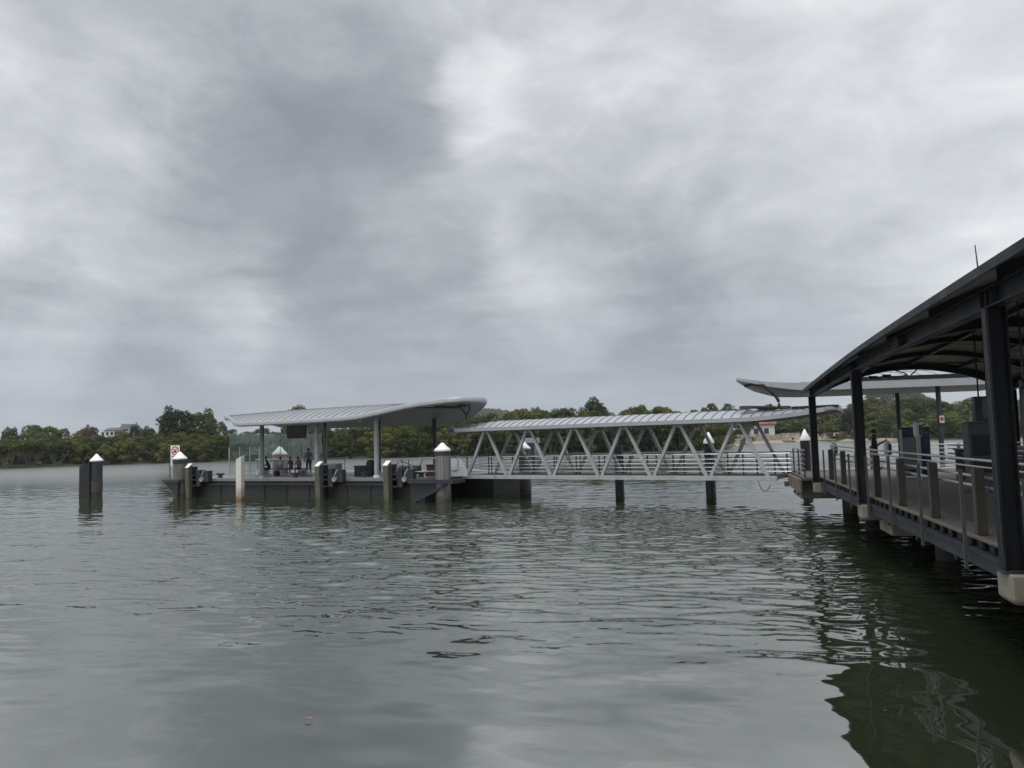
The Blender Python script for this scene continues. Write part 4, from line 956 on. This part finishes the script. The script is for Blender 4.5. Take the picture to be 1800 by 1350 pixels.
# ------------------------------------------------------------------ gangway
GA = math.atan2(-9.4, 13.89); PL = 2.763
gw = thing('covered_gangway', 'covered steel gangway with zigzag truss sides and pale ribbed vault roof', 'gangway', (-2.63, 42.8, 0), GA)
def GWp(x, y, z=0): return Matrix.Rotation(GA, 4, 'Z') @ Vector((x, y, z)) + Vector((-2.63, 42.8, 0))
ZBt, ZTp = 1.22, 3.78
for y in (0, 2.6):
    MB().box(-.25, y - .09, ZBt - .10, 16.85, y + .09, ZBt + .10).build('bottom_chord', 'galv', gw, bevel=.01)
    MB().box(1.0, y - .08, ZTp - .07, 15.6, y + .08, ZTp + .07).build('top_chord', 'galv', gw, bevel=.01)
    for i in range(6):
        xb0, xt, xb1 = i * PL, (i + .5) * PL, (i + 1) * PL
        MB().bar((xb0 + .11, y, ZBt + .1), (xt - .11, y, ZTp - .07), .14, .14, (0, 1, 0)).build('diagonal', 'galv', gw)
        MB().bar((xb1 - .11, y, ZBt + .1), (xt + .11, y, ZTp - .07), .14, .14, (0, 1, 0)).build('diagonal', 'galv', gw)
        MB().box(xt - .22, y - .012, ZTp - .22, xt + .22, y + .012, ZTp - .072).build('gusset_plate', 'galv', gw)
for i in range(13): MB().box(i * PL / 2 - .05, .1, ZBt - .09, i * PL / 2 + .05, 2.5, ZBt + .03).build('cross_beam', 'paint_grey', gw)
MB().box(-.2, .1, ZBt + .032, 16.8, 2.5, ZBt + .08).build('deck', 'deck', gw)
for y in (.22, 2.38):
    for z, r in ((1.52, .02), (1.70, .02), (1.88, .02), (2.07, .02), (2.30, .032)): MB().tube([(-.9, y, z), (17.4, y, z)], r, 6).build('rail', 'chrome', gw)
    for i in range(13):
        x = i * PL / 2 - (.3 if i == 0 else 0) + .12; MB().box(x - .03, y + (.03 if y < 1 else -.08), ZBt + .081, x + .03, y + (.08 if y < 1 else -.03), 2.30).build('post', 'timber', gw)
gr = empty_part('roof', gw)
def gz(x, y):
    t = (y + .35) / 3.3; s = max(0, (x - 15.2) / 3.8); return 3.86 + .40 * (1 - .85 * min(1, s)) * interp(x, [(-3.6, .25), (-1, .55), (1.5, 1)]) * 4 * t * (1 - t) + .30 * s * s
ng = 45; x0_, x1_ = -.45, 19.0
def shear(fx): return lambda x: fx
def gstrip(mb, xa, xb, d0, d1, seg=8):
    """strip across the vault, slanting with the roof's slanted outer end"""
    k = len(mb.v)
    for x in (xa, xb):
        sl = max(0, 1 - (x - x0_) / 2.6)
        for i in range(seg + 1):
            y = lerp(-.35, 2.95, i / seg); xx = x - sl * (y + .35) * .95; z = gz(xx, y); mb.v += [(xx, y, z + d0), (xx, y, z + d1)]
    w = 2 * (seg + 1)
    for i in range(seg):
        q = k + 2 * i; mb.f += [(q, q + 2, q + w + 2, q + w), (q + 1, q + w + 1, q + w + 3, q + 3), (q, q + 1, q + 3, q + 2), (q + w, q + w + 2, q + w + 3, q + w + 1)]
    q = k; mb.f.append((q, q + w, q + w + 1, q + 1)); q = k + 2 * seg; mb.f.append((q, q + 1, q + w + 1, q + w)); return mb
gx = np.linspace(x0_, x1_, ng)
for a, b in zip(gx, gx[1:]):
    gstrip(MB(), a + .026, b - .026, -.02, .012).build('roof_panel', 'roof_panel', gr)
for a in gx: gstrip(MB(), a - .016, a + .016, -.06, .04).build('rib', 'seam', gr)
for y in (-.36, 2.96):
    sl = 0 if y < 1 else -.95 * 3.3
    path = [(x, y, gz(x, y)) for x in np.linspace(x0_ + sl - .03, x1_ + .03, 40)]
    MB().sweep([(-.06, -.14), (.06, -.14), (.06, .04), (-.06, .04)], path, (0, 1, 0)).build('eave_beam', 'fascia', gr)
MB().sweep([(-.05, -.1), (.05, -.1), (.05, .03), (-.05, .03)], [(x0_ - (y + .35) * .95 - .06, y, gz(0, y)) for y in np.linspace(-.3, 2.9, 9)], (1, 0, 0)).build('end_trim', 'fascia', gr)
MB().sweep([(-.05, -.1), (.05, -.1), (.05, .03), (-.05, .03)], [(x1_ + .06, y, gz(x1_, y)) for y in np.linspace(-.3, 2.9, 9)], (1, 0, 0)).build('end_trim', 'fascia', gr)
gstrip(MB(), 15.2, 18.8, -.10, -.075).build('end_soffit', 'soffit', gr)
for i in range(1, 6): MB().box(i * PL + PL / 2 - .04, .09, ZTp - .05, i * PL + PL / 2 + .04, 2.51, ZTp + .05).build('tie_beam', 'galv', gw)
MB().box(15.9, .9, gz(16, 1.2) + .05, 17.2, 1.5, gz(16, 1.2) + .17).build('cable_tray', 'timber', gr)
MB().box(17.3, 1.2, gz(18, 1.2) + .06, 19.2, 1.7, gz(18.6, 1.2) + .14).build('cable_tray', 'steel_dark', gr)
cc = thing('mooring_chain', 'slack chain hanging under the wharf end of the gangway', 'chain', tuple(GWp(16.0, -.1, .22)), GA); cc.scale = (.7, .7, .8)
pts = [(0.1, 0, 1.12), (.14, 0, .95), (.24, 0, .72), (.38, 0, .58), (.6, 0, .60), (.74, 0, .74), (.80, 0, .92)]
for a, b in zip(pts, pts[1:]):
    n = max(2, int((Vector(b) - Vector(a)).length / .11))
    for i in range(n):
        p0 = Vector(a).lerp(Vector(b), i / n); p1 = Vector(a).lerp(Vector(b), (i + 1.1) / n); MB().bar(p0, p1, .05 if i % 2 else .02, .02 if i % 2 else .05).build('link', 'rubber', cc)

# ------------------------------------------------------------------ wharf
WA = math.atan2(-4.76, 18.59)
def WP(x, y, z=0): return Matrix.Rotation(WA, 4, 'Z') @ Vector((x, y, z)) + Vector((6.22, 9.92, 0))
WZ = 1.5; YE = 19.2
wf = thing('wharf', 'concrete and steel wharf deck on capped piles', 'wharf', (6.22, 9.92, 0), WA)
MB().box(.33, -11, 1.36, 6.69, YE - .01, WZ - .04).build('deck_bed', 'steel_dark', wf)
ds_ = None
for i in range(25):
    y = -10.95 + i * 1.206
    if ds_ is None: ds_ = MB().box(.32, 0, WZ - .036, 6.7, 1.194, WZ).build('deck_slab', 'deck', wf); ds_.location = (0, y, 0)
    else: share(ds_, 'deck_slab', wf, (0, y, 0))
MB().box(.27, -11, WZ + .003, .37, YE, WZ + .035).build('edge_board', 'plank', wf)
I = [(-.02, 1.12), (.09, 1.12), (.09, 1.15), (.02, 1.15), (.02, 1.33), (.09, 1.33), (.09, 1.355), (-.06, 1.355), (-.06, 1.33), (-.02, 1.33)]
MB().sweep([(a, b) for a, b in I], [(.21, -11, .02), (.21, YE, .02)], (1, 0, 0)).build('edge_beam', 'steel_mid', wf)
MB().box(6.72, -11, 1.1, 6.8, YE, 1.36).build('edge_beam', 'steel_mid', wf)
for i in range(12): 
    y = -9.2 + i * 2.5
    MB().box(.31, y - .09, 1.0, 6.7, y + .09, 1.355).build('cross_joist', 'steel_dark', wf)
for i, y in enumerate((18.7, 9.85, .0, -9.5)):
    MB().add([(-.03, y - .27, 1.03), (6.8, y - .27, 1.03), (6.8, y + .27, 1.03), (-.03, y + .27, 1.03), (-.03, y - .27, 1.352), (6.8, y - .27, 1.352), (6.8, y + .27, 1.352), (-.03, y + .27, 1.352),
              (.01, y - .24, .98), (6.7, y - .24, .98), (6.7, y + .24, .98), (.01, y + .24, .98)],
             [(8, 11, 10, 9), (0, 1, 9, 8), (1, 2, 10, 9), (2, 3, 11, 10), (3, 0, 8, 11), (4, 5, 6, 7), (0, 1, 5, 4), (1, 2, 6, 5), (2, 3, 7, 6), (3, 0, 4, 7)]).build('pile_cap', 'concrete', wf, bevel=.02)
    for x in (1.9, 3.9, 5.9): MB().lathe([(.27, -3), (.27, .978)], (x, y, 0), 16).build('pile', 'pile_concrete', wf, smooth=True)
    MB().box(.55, y - .7, .66, 6.2, y + .7, .979).build('pile_cap_haunch', 'concrete', wf) if i == 1 else None
# landing at the far end
ld = thing('landing_stage', 'timber fronted landing between wharf and gangway on a concrete pier', 'landing', tuple(WP(0, 0, 0)), WA)
MB().box(-.30, YE + .02, 1.40, 6.7, 25.0, WZ).build('deck', 'deck', ld)
for z in (.96, 1.085, 1.21, 1.335):
    MB().box(-.46, YE + .05, z, -.38, 23.6, z + .115).build('plank', 'plank', ld)
MB().box(-.37, YE + .05, 1.2, -.31, 23.6, 1.39).build('bearer', 'steel_dark', ld)
MB().box(-.34, 20.2, .66, 4.5, 22.6, 1.39).build('pier_block', 'concrete', ld, bevel=.03)
for x in (1.6, 2.8, 3.9): MB().lathe([(.3, -3), (.3, .658)], (x, 21.4, 0), 14).build('pile', 'pile_concrete', ld, smooth=True)
for y in (20.7, 22.1): MB().tube([(-.35, y, .8), (-.40, y, .8)], .05, 8).build('anchor_bolt', 'black', ld)
MB().box(-.62, 23.3, .92, -.47, 23.62, 1.12).build('hinge_bracket', 'timber', ld)
for z, r in ((1.64, .018), (1.82, .018), (2.0, .018), (2.18, .018), (2.36, .018), (2.52, .028)):
    MB().tube([(-.22, YE + .15, z), (-.22, 23.5, z)], r, 6).build('rail', 'chrome', ld)
    MB().tube([(3.0, 24.9, z), (6.6, 24.9, z)], r, 6).build('rail', 'galv', ld)
for y in (19.5, 21.4, 23.3): MB().box(-.25, y - .03, WZ, -.19, y + .03, 2.54).build('post', 'timber', ld)
for x in (3.1, 4.8, 6.5): MB().box(x - .05, 24.85, WZ, x + .05, 24.95, 2.54).build('post', 'timber', ld)

# terminal shelter
sh = thing('wharf_shelter', 'dark steel shelter with curved roof over the wharf', 'shelter', (6.22, 9.92, 0), WA)
def zb(y): return interp(y, [(-12, 4.77), (0, 4.74), (6, 4.73), (9.8, 4.70), (12, 4.665), (14, 4.62), (16, 4.56), (18.5, 4.47), (20, 4.41)])
def ze(y): return interp(y, [(-12, 5.11), (-2, 5.07), (0, 5.06), (2.6, 5.035), (5, 5.005), (7.5, 4.96), (10, 4.89), (12.5, 4.81), (15, 4.72), (17.9, 4.61), (19.5, 4.55)])
OV = .32
def vz(x, y):
    t = (x + OV) / (6.6 + 2 * OV); return ze(y) + 1.0 * 4 * t * (1 - t)
YS = list(np.linspace(-11.5, 19.0, 50))
Hs = .30
cols = []
for x in (.07, 6.53):
    for y in (18.7, 9.85, 0.0, -9.5):
        c = MB(); b0 = 1.357; tp = zb(y) - .002
        c.box(x - .115, y - .115, b0, x - .095, y + .115, tp).box(x + .095, y - .115, b0, x + .115, y + .115, tp).box(x - .0948, y - .012, b0, x + .0948, y + .012, tp)
        co = c.build('column', 'steel_dark', sh)
        MB().box(x - .16, y - .16, 1.3565, x + .16, y + .16, 1.38).build('base_plate', 'steel_mid', co)
        if x < 1 and y in (9.85, 0.0): MB().tube([(x - .13, y - .1, 1.6), (x - .13, y - .1, tp)], .012, 6).build('downpipe', 'steel_mid', co)
for x in (.07, 6.53):
    path = [(x, y, zb(y)) for y in YS]
    MB().sweep([(-.10, 0), (.10, 0), (.10, .018), (.006, .018), (.006, .242), (.10, .242), (.10, .26), (-.10, .26), (-.10, .242), (-.006, .242), (-.006, .018), (-.10, .018)], path, (1, 0, 0)).build('eave_beam', 'steel_dark', sh)
    for y in (-9.5, -9.3, 0.0, .2, -.2, 9.85, 10.05, 9.65, 18.5, 4.9, -4.7, 14.2):
        MB().box(x - .095, y - .008, zb(y) + .02, x - .008, y + .008, zb(y) + .24).build('stiffener', 'steel_mid', sh)
bh = None
for y in (-4.7, 0.0, 4.9, 9.85):
    MB().box(-.052, y - .22, zb(y) + .05, -.031 + .07 + .02, y + .22, zb(y) + .21).build('splice_plate', 'steel_mid', sh) if y in (-4.7, 4.9) else None
    for dy in (-.16, -.06, .06, .16):
        for dz in (.09, .17):
            loc = (-.064 if y in (-4.7, 4.9) else .055, y + dy, zb(y) + dz)
            if bh is None:
                bh = MB().tube([(-.012, 0, 0), (.012, 0, 0)], .018, 6).build('bolt', 'steel_mid', sh); bh.location = loc
            else: share(bh, 'bolt', sh, loc)
rs = empty_part('roof', sh)
for i in range(13):
    a, b = lerp(-11.6, 19.05, i / 13), lerp(-11.6, 19.05, (i + 1) / 13)
    mbs = MB(); vault_strip(mbs, [a + .004, (a + b) / 2, b - .004], lambda u: -OV, lambda u: 6.6 + OV, lambda u, n: vz(n, u), .03, .06 if i != 4 else .085, 16)
    mbs.v = [(y, x, z) for x, y, z in mbs.v]; mbs.build('roof_sheet', 'roof_metal', rs)
    mbs = MB(); vault_strip(mbs, [a + .06, (a + b) / 2, b - .06], lambda u: .35, lambda u: 6.25, lambda u, n: vz(n, u), -.03, .0, 16)
    mbs.v = [(y, x, z) for x, y, z in mbs.v]; mbs.build('ceiling_panel', 'ceiling', rs)
for x0__, x1__ in ((-OV, .33), (6.27, 6.6 + OV)):
    mbs = MB(); vault_strip(mbs, YS, lambda u: x0__, lambda u: x1__, lambda u, n: vz(n, u), -.035, .02, 3)
    mbs.v = [(y, x, z) for x, y, z in mbs.v]; mbs.build('eave_soffit', 'steel_dark', rs)
for x in (-OV - .02, 6.6 + OV + .02):
    MB().sweep([(-.012, -.05), (.012, -.05), (.012, .068), (-.012, .068)], [(x, y, ze(y)) for y in YS], (1, 0, 0)).build('gutter_edge', 'steel_dark', rs)
def rib(y, depth, w):
    k = 18; mb = MB(); path = []
    for i in range(k + 1):
        x = lerp(.16, 6.44, i / k); d = depth * (1 + 1.1 * abs(i / k - .5) ** 2 * 4 * .35)
        z = vz(x, y) - .04; path.append((x, z, d))
    for x, z, d in path: mb.v += [(x, y - w / 2, z - d), (x, y + w / 2, z - d), (x, y + w / 2, z), (x, y - w / 2, z)]
    for i in range(k):
        q = i * 4
        for j in range(4): mb.f.append((q + j, q + (j + 1) % 4, q + 4 + (j + 1) % 4, q + 4 + j))
    mb.f += [(3, 2, 1, 0), (k * 4, k * 4 + 1, k * 4 + 2, k * 4 + 3)]
    return mb
for y in (-9.5, 0, 9.85, 18.7): rib(y, .24, .16).build('arch_rib', 'steel_dark', rs)
for y in (-6.3, -3.2, 3.3, 6.6, 12.8, 15.7): rib(y, .14, .09).build('arch_rib', 'steel_dark', rs)
for x in (1.7, 3.3, 4.9):
    MB().sweep([(-.05, -.16), (.05, -.16), (.05, -.035), (-.05, -.035)], [(x, y, vz(x, y)) for y in YS], (1, 0, 0)).build('purlin', 'steel_dark', rs)
for y in (.0, 9.85): MB().tube([(.2, y, zb(y) + .1), (6.4, y, zb(y) + .1)], .018, 6).build('tie_rod', 'steel_mid', rs)
an = thing('roof_antenna', 'thin upright antenna rod on the wharf shelter roof', 'antenna', tuple(WP(.3, 1.2, vz(.3, 1.2) + .062)), WA)
MB().tube([(0, 0, 0), (-.02, 0, .42)], [.012, .007], 6).build('rod', 'steel_mid', an); MB().box(-.05, -.05, 0, .05, .05, .03).build('foot', 'galv', an)
# camera cluster hanging from the far arch
cl = thing('camera_cluster', 'cluster of dark cameras and cable hanging from the far arch of the shelter', 'camera', tuple(WP(3.05, 18.45, vz(3.05, 18.45) - .29)), WA)
MB().box(-.45, -.07, -.02, .75, .07, .05).build('mount', 'black', cl)
MB().tube([(-.2, 0, -.02), (.1, 0, -.12), (.2, 0, -.20), (-.1, -.1, -.27), (-.8, -.15, -.24)], .025, 6).build('cable', 'black', cl)
for x, z in ((-.95, -.25), (-.5, -.22)): MB().box(x - .16, -.22, z - .05, x + .12, -.08, z + .06).build('camera_body', 'black', cl)
MB().tube([(.5, 0, -.02), (.3, 0, -.2)], .025, 6).build('arm', 'black', cl)
MB().lathe([(.02, -.1), (.06, -.07), (.07, 0)], (.12, -.05, -.18), 10).build('dome', 'pane_frost', cl, smooth=True)
dm = thing('security_camera', 'small black camera on a bracket right of the near column', 'camera', tuple(WP(1.75, 4.0, 3.92)), WA)
MB().tube([(0, 0, .1), (0, 0, vz(1.75, 4) - .16 - 3.92)], .015, 6).build('hanger', 'black', dm); MB().lathe([(.01, -.08), (.06, -.05), (.07, .05), (.05, .1)], n=10).build('dome', 'black', dm, smooth=True)

# railings on the wharf
def railing(name, label, xpost, xrail, y0, y1, first, step=2.58, thin=None):
    t = thing(name, label, 'railing', (6.22, 9.92, 0), WA)
    y = first
    while y > y0: y -= step
    y += step; src = None
    while y < y1:
        if src is None:
            src = MB().box(-.075, -.075, WZ + .001, .075, .075, WZ + 1.05).build('post', 'timber', t, bevel=.012); src.location = (xpost, y, 0)
        else: share(src, 'post', t, (xpost, y, 0))
        y += step
    for h, r in ((.74, .026), (.90, .026), (1.06, .016), (1.17, .024)): MB().tube([(xrail, y0, WZ + h), (xrail, y1, WZ + h)], r, 8).build('rail', 'chrome', t, smooth=True)
    y = first
    while y > y0: y -= step
    y += step
    while y < y1:
        MB().box(min(xpost, xrail), y - .02, WZ + .68, max(xpost, xrail), y + .02, WZ + .72).build('rail_bracket', 'galv', t); y += step
    if thin is not None:
        y = thin[1]
        while y > y0: y -= 2.48
        y += 2.48
        while y < y1:
            MB().box(thin[0] - .025, y - .02, 1.06, thin[0] + .025, y + .02, WZ + 1.06).build('upright', M['upright'], t); y += 2.48
    return t
for i in range(60):
    y = -10.8 + i * .5
    MB().box(.255, y, 1.39, .30, y + .22, 1.49).build('edge_spacer', 'steel_dark', wf)
railing('railing', 'timber posted railing with steel rails along the near edge of the wharf', .5, .62, -10.5, 18.9, 2.53, thin=(.12, 2.05))
for i in range(9): MB().tube([(.62, -10.4, WZ + .1 + i * .105), (.62, -.35, WZ + .1 + i * .105)], .012, 6).build('infill_bar', 'chrome', bpy.data.objects['railing'])
railing('railing', 'timber posted railing along the far edge of the wharf', 6.2, 6.08, -10.5, 18.9, 1.9)
railing('railing', 'inner queue railing in the middle of the wharf', 3.6, 3.72, 3.0, 16.0, 4.2)

# ticket readers, info board, display, sign post, people on the wharf
def reader(label, x, y, h, cap='galv'):
    t = thing('ticket_reader', label, 'ticket reader', tuple(WP(x, y, WZ)), WA)
    MB().lathe([(.06, 0), (.06, h - .5)], n=12).build('pole', 'galv', t, smooth=True)
    MB().lathe([(.10, h - .5), (.125, h - .42), (.125, h - .06), (.09, h - .005)], n=14).build('head', 'white', t, smooth=True)
    MB().box(.02, -.145, h - .46, .12, -.06, h - .1).build('face', 'green', t, bevel=.01)
    MB().lathe([(.092, h - .003), (.085, h + .02), (.03, h + .05)], n=12).build('cap', cap, t, smooth=True)
reader('ticket reader with green face beside the first column of the shelter', .75, 19.0, 1.28)
reader('ticket reader with green face in front of the standing person', 2.55, 19.0, 1.28)
reader('tallest ticket reader with black dome in front of the blue board', 3.1, 17.0, 1.93, 'black')
ib = thing('information_board', 'free standing board with blue header beside the tall ticket reader', 'board', tuple(WP(3.3, 18.3, WZ)), WA + R(4))
MB().box(-.5, 0, .08, .5, .14, 1.76).build('body', 'steel_mid', ib, bevel=.02)
MB().box(-.38, -.012, 1.44, .46, -.002, 1.68).build('header', 'blue', ib); MB().box(-.38, -.012, .3, .20, -.002, 1.40).build('poster', 'paint_grey', ib)
MB().box(.24, -.012, .3, .46, -.002, 1.40).build('poster', 'blue', ib); MB().box(-.495, -.012, .1, -.40, -.002, 1.7).build('edge_panel', 'pane_frost', ib)
MB().lathe([(.07, 0), (.07, .01)], (.36, -.02, 1.56), 14).build('emblem', 'pane_frost', ib)
for u in (-.4, .4): MB().box(u - .04, .02, 0, u + .04, .12, .079).build('foot', 'steel_dark', ib)
dp_ = thing('ticket_machine', 'grey upright machine just left of the near column', 'machine', tuple(WP(3.2, 11.6, WZ)), WA)
MB().box(-.16, 0, 0, .42, .5, 1.85).build('body', mat('machine_grey', (.095, .10, .11), .5), dp_, bevel=.02); MB().box(-.08, -.012, .95, .34, -.002, 1.5).build('screen', 'steel_mid', dp_); MB().box(-.08, -.012, .5, .34, -.002, .8).build('slot_panel', 'steel_mid', dp_)
hm = thing('hanging_monitor', 'dark departure monitor hung on rods from the shelter roof', 'monitor', tuple(WP(3.3, 11.3, 3.36)), WA)
MB().box(-.16, -.04, 0, .30, .22, .64).build('casing', 'black', hm, bevel=.02); MB().box(.0, -.052, .05, .28, -.041, .58).build('screen', 'window_glass', hm)
for u in (-.02, .18): MB().tube([(u, .1, .64), (u, .1, vz(3.3 + u, 11.3) - .17 - 3.36)], .02, 8).build('hanger', 'steel_dark', hm)
bn = thing('rubbish_bin', 'dark bin at the far side of the wharf behind the inner railing', 'bin', tuple(WP(4.6, 17.2, WZ)), WA)
MB().box(-.3, -.3, 0, .3, .3, .95).build('body', 'steel_dark', bn, bevel=.03); MB().box(-.34, -.34, .952, .34, .34, 1.02).build('lid', 'steel_mid', bn, bevel=.02)
person('person in dark top and khaki trousers looking at a phone on the wharf', tuple(WP(1.95, 18.05, WZ)), WA + R(75), pose='phone', shirt='cl_navy', pants='cl_khaki', skin='skin2', h=1.70)
ph = WP(1.95, 18.05, WZ); ph = thing('phone', 'dark phone held by the person on the wharf', 'phone', (ph.x, ph.y, ph.z), WA + R(75))
MB().box(-.04, -.385, 1.31, .04, -.375, 1.46).build('body', 'black', ph)

# canopy over the landing
cn = thing('landing_canopy', 'pale wing shaped canopy with arched ribs behind the wharf shelter', 'canopy', (10.0, 34.0, 0), R(0))
def cfz(x): return interp(x, [(0, 5.60), (.6, 5.50), (1.2, 5.40), (2.2, 5.34), (3.2, 5.30), (5.6, 5.30), (14, 5.38)])
def cz(x, n):
    t = n / 4.6; return lerp(cfz(x), cfz(x) - .05, t) + 4 * t * (1 - t) * interp(x, [(0, 0), (2.5, .10), (4.5, .30), (6.5, .52), (9, .60)])
def cf(x): return 0.0
def cb(x): return interp(x, [(0, .25), (1.2, 2.0), (3.0, 4.0), (4.2, 4.6), (14, 4.6)])
cr_ = empty_part('roof', cn); cx_ = np.linspace(0.02, 13.5, 20)
for a, b in zip(cx_, cx_[1:]):
    vault_strip(MB(), [a + .03, b - .03], cf, cb, cz, -.02, .01).build('roof_panel', 'roof_panel', cr_)
    vault_strip(MB(), [b - .025, b + .025], cf, cb, cz, -.05, .05).build('rib', 'galv', cr_)
vault_strip(MB(), list(np.linspace(.02, 13.5, 30)), cf, lambda x: cb(x) * .999, lambda x, n: cfz(x) - min(1, n) * interp(x, [(0, 0), (1.2, .12), (3, .22), (14, .22)]) - .02 * n, -.05, -.02, 6).build('soffit', 'soffit', cr_)
mbf = MB()
for x in np.linspace(-.05, 13.6, 40):
    dpt = interp(x, [(0, .06), (1, .12), (2.6, .27), (14, .27)]); z = cfz(x); mbf.v += [(x, -.10, z - dpt), (x, -.02, z - dpt + .03), (x, -.02, z + .03), (x, -.10, z + .05)]
for i in range(39):
    for j_ in range(4): mbf.f.append((i * 4 + j_, i * 4 + (j_ + 1) % 4, i * 4 + 4 + (j_ + 1) % 4, i * 4 + 4 + j_))
mbf.f += [(3, 2, 1, 0), (156, 157, 158, 159)]
mbf.build('fascia', 'fascia', cr_)
MB().sweep([(-.05, -.02), (.05, -.02), (.05, .17), (-.05, .17)], [(x, -.06, cfz(x) + .08) for x in (5.2, 8, 11, 13.6)], (0, 1, 0)).build('gutter', 'steel_dark', cr_)
for x, n in ((9.05, .35), (12.8, .35), (9.05, 4.0)):
    MB().tube([(x, n, WZ if n < 2 else WZ), (x, n, cz(x, n) - .24)], .105, 14).build('post', 'steel_mid', cn, smooth=True)
sp = thing('warning_sign', 'small no smoking sign with red ring fixed to the canopy post', 'sign', (19.05, 34.18, 3.32), R(-25)); sp.scale = (.72, .8, .72)
MB().box(-.13, -.02, .16, .13, 0, .60).build('board', 'pane_frost', sp)
rg = MB()
for i in range(k):
    a = 2 * PI * i / k
    for r in (.11, .07): rg.v += [(r * math.cos(a), -.028, .40 + r * 1.2 * math.sin(a)), (r * math.cos(a), -.021, .40 + r * 1.2 * math.sin(a))]
for i in range(k):
    a, b = i * 4, ((i + 1) % k) * 4
    rg.f += [(a, b, b + 2, a + 2), (a + 1, a + 3, b + 3, b + 1), (a, a + 1, b + 1, b), (a + 2, b + 2, b + 3, a + 3)]
rg.build('red_ring', 'red', sp); MB().box(-.05, -.027, .35, .05, -.0215, .45).build('mark', 'sign_ink', sp)
c1 = thing('cable_conduit', 'thick curved black conduit from the landing canopy down to the gangway roof', 'conduit', (10.65, 33.9, 0))
cp = [(-.3, .25, 5.30), (0, .1, 5.36), (.45, 0, 5.29), (.62, 0, 5.15), (.82, 0, 4.97), (1.0, 0, 4.78), (1.10, 0, 4.58), (1.12, 0, 4.42), (1.05, 0, 4.30), (.8, .1, 4.32), (.4, .2, 4.34), (0, .3, 4.35)]
MB().tube(cp, .07, 10).build('hose', 'rubber', c1, smooth=True)
MB().box(-.5, .15, 4.28, -.0, .5, 4.42).build('junction_box', 'timber', c1)

# floating leaf and specks on the water
d = ray(543, 1268); q = EYE + d * (-EYE.z / d.z)
lf = thing('fallen_leaf', 'small orange brown leaf floating on the water close to the quay', 'leaf', (q.x, q.y, .03), R(20)); lf.scale = (.5, .5, 1)
MB().add([(-.10, 0, .0), (-.04, -.025, .01), (.04, -.03, .0), (.10, 0, .015), (.04, .03, .012), (-.04, .025, .012), (-.10, 0, -.004), (-.04, -.025, .006), (.04, -.03, -.004), (.10, 0, .011), (.04, .03, .008), (-.04, .025, .008)],
         [(0, 1, 2, 3, 4, 5), (11, 10, 9, 8, 7, 6)] + [(i, (i + 1) % 6, 6 + (i + 1) % 6, 6 + i) for i in range(6)]).build('blade', 'leaf_orange', lf)

# ------------------------------------------------------------------ air: far things fade to blue grey
hz = MB().box(-3600, -80, -8, 3600, 3650, 95).build('haze', None)
tag(hz, 'thin damp haze over the river', None, None, 'stuff')
hm_ = bpy.data.materials.new('damp_haze'); hm_.use_nodes = True; t_ = hm_.node_tree; t_.nodes.clear(); N_ = NT(t_)
pv = N_.n('ShaderNodeVolumePrincipled', inp={'Color': (.82, .88, .96, 1), 'Density': HAZE, 'Anisotropy': 0.1})
t_.links.new(pv.outputs[0], N_.n('ShaderNodeOutputMaterial').inputs['Volume'])
hz.data.materials.append(hm_)
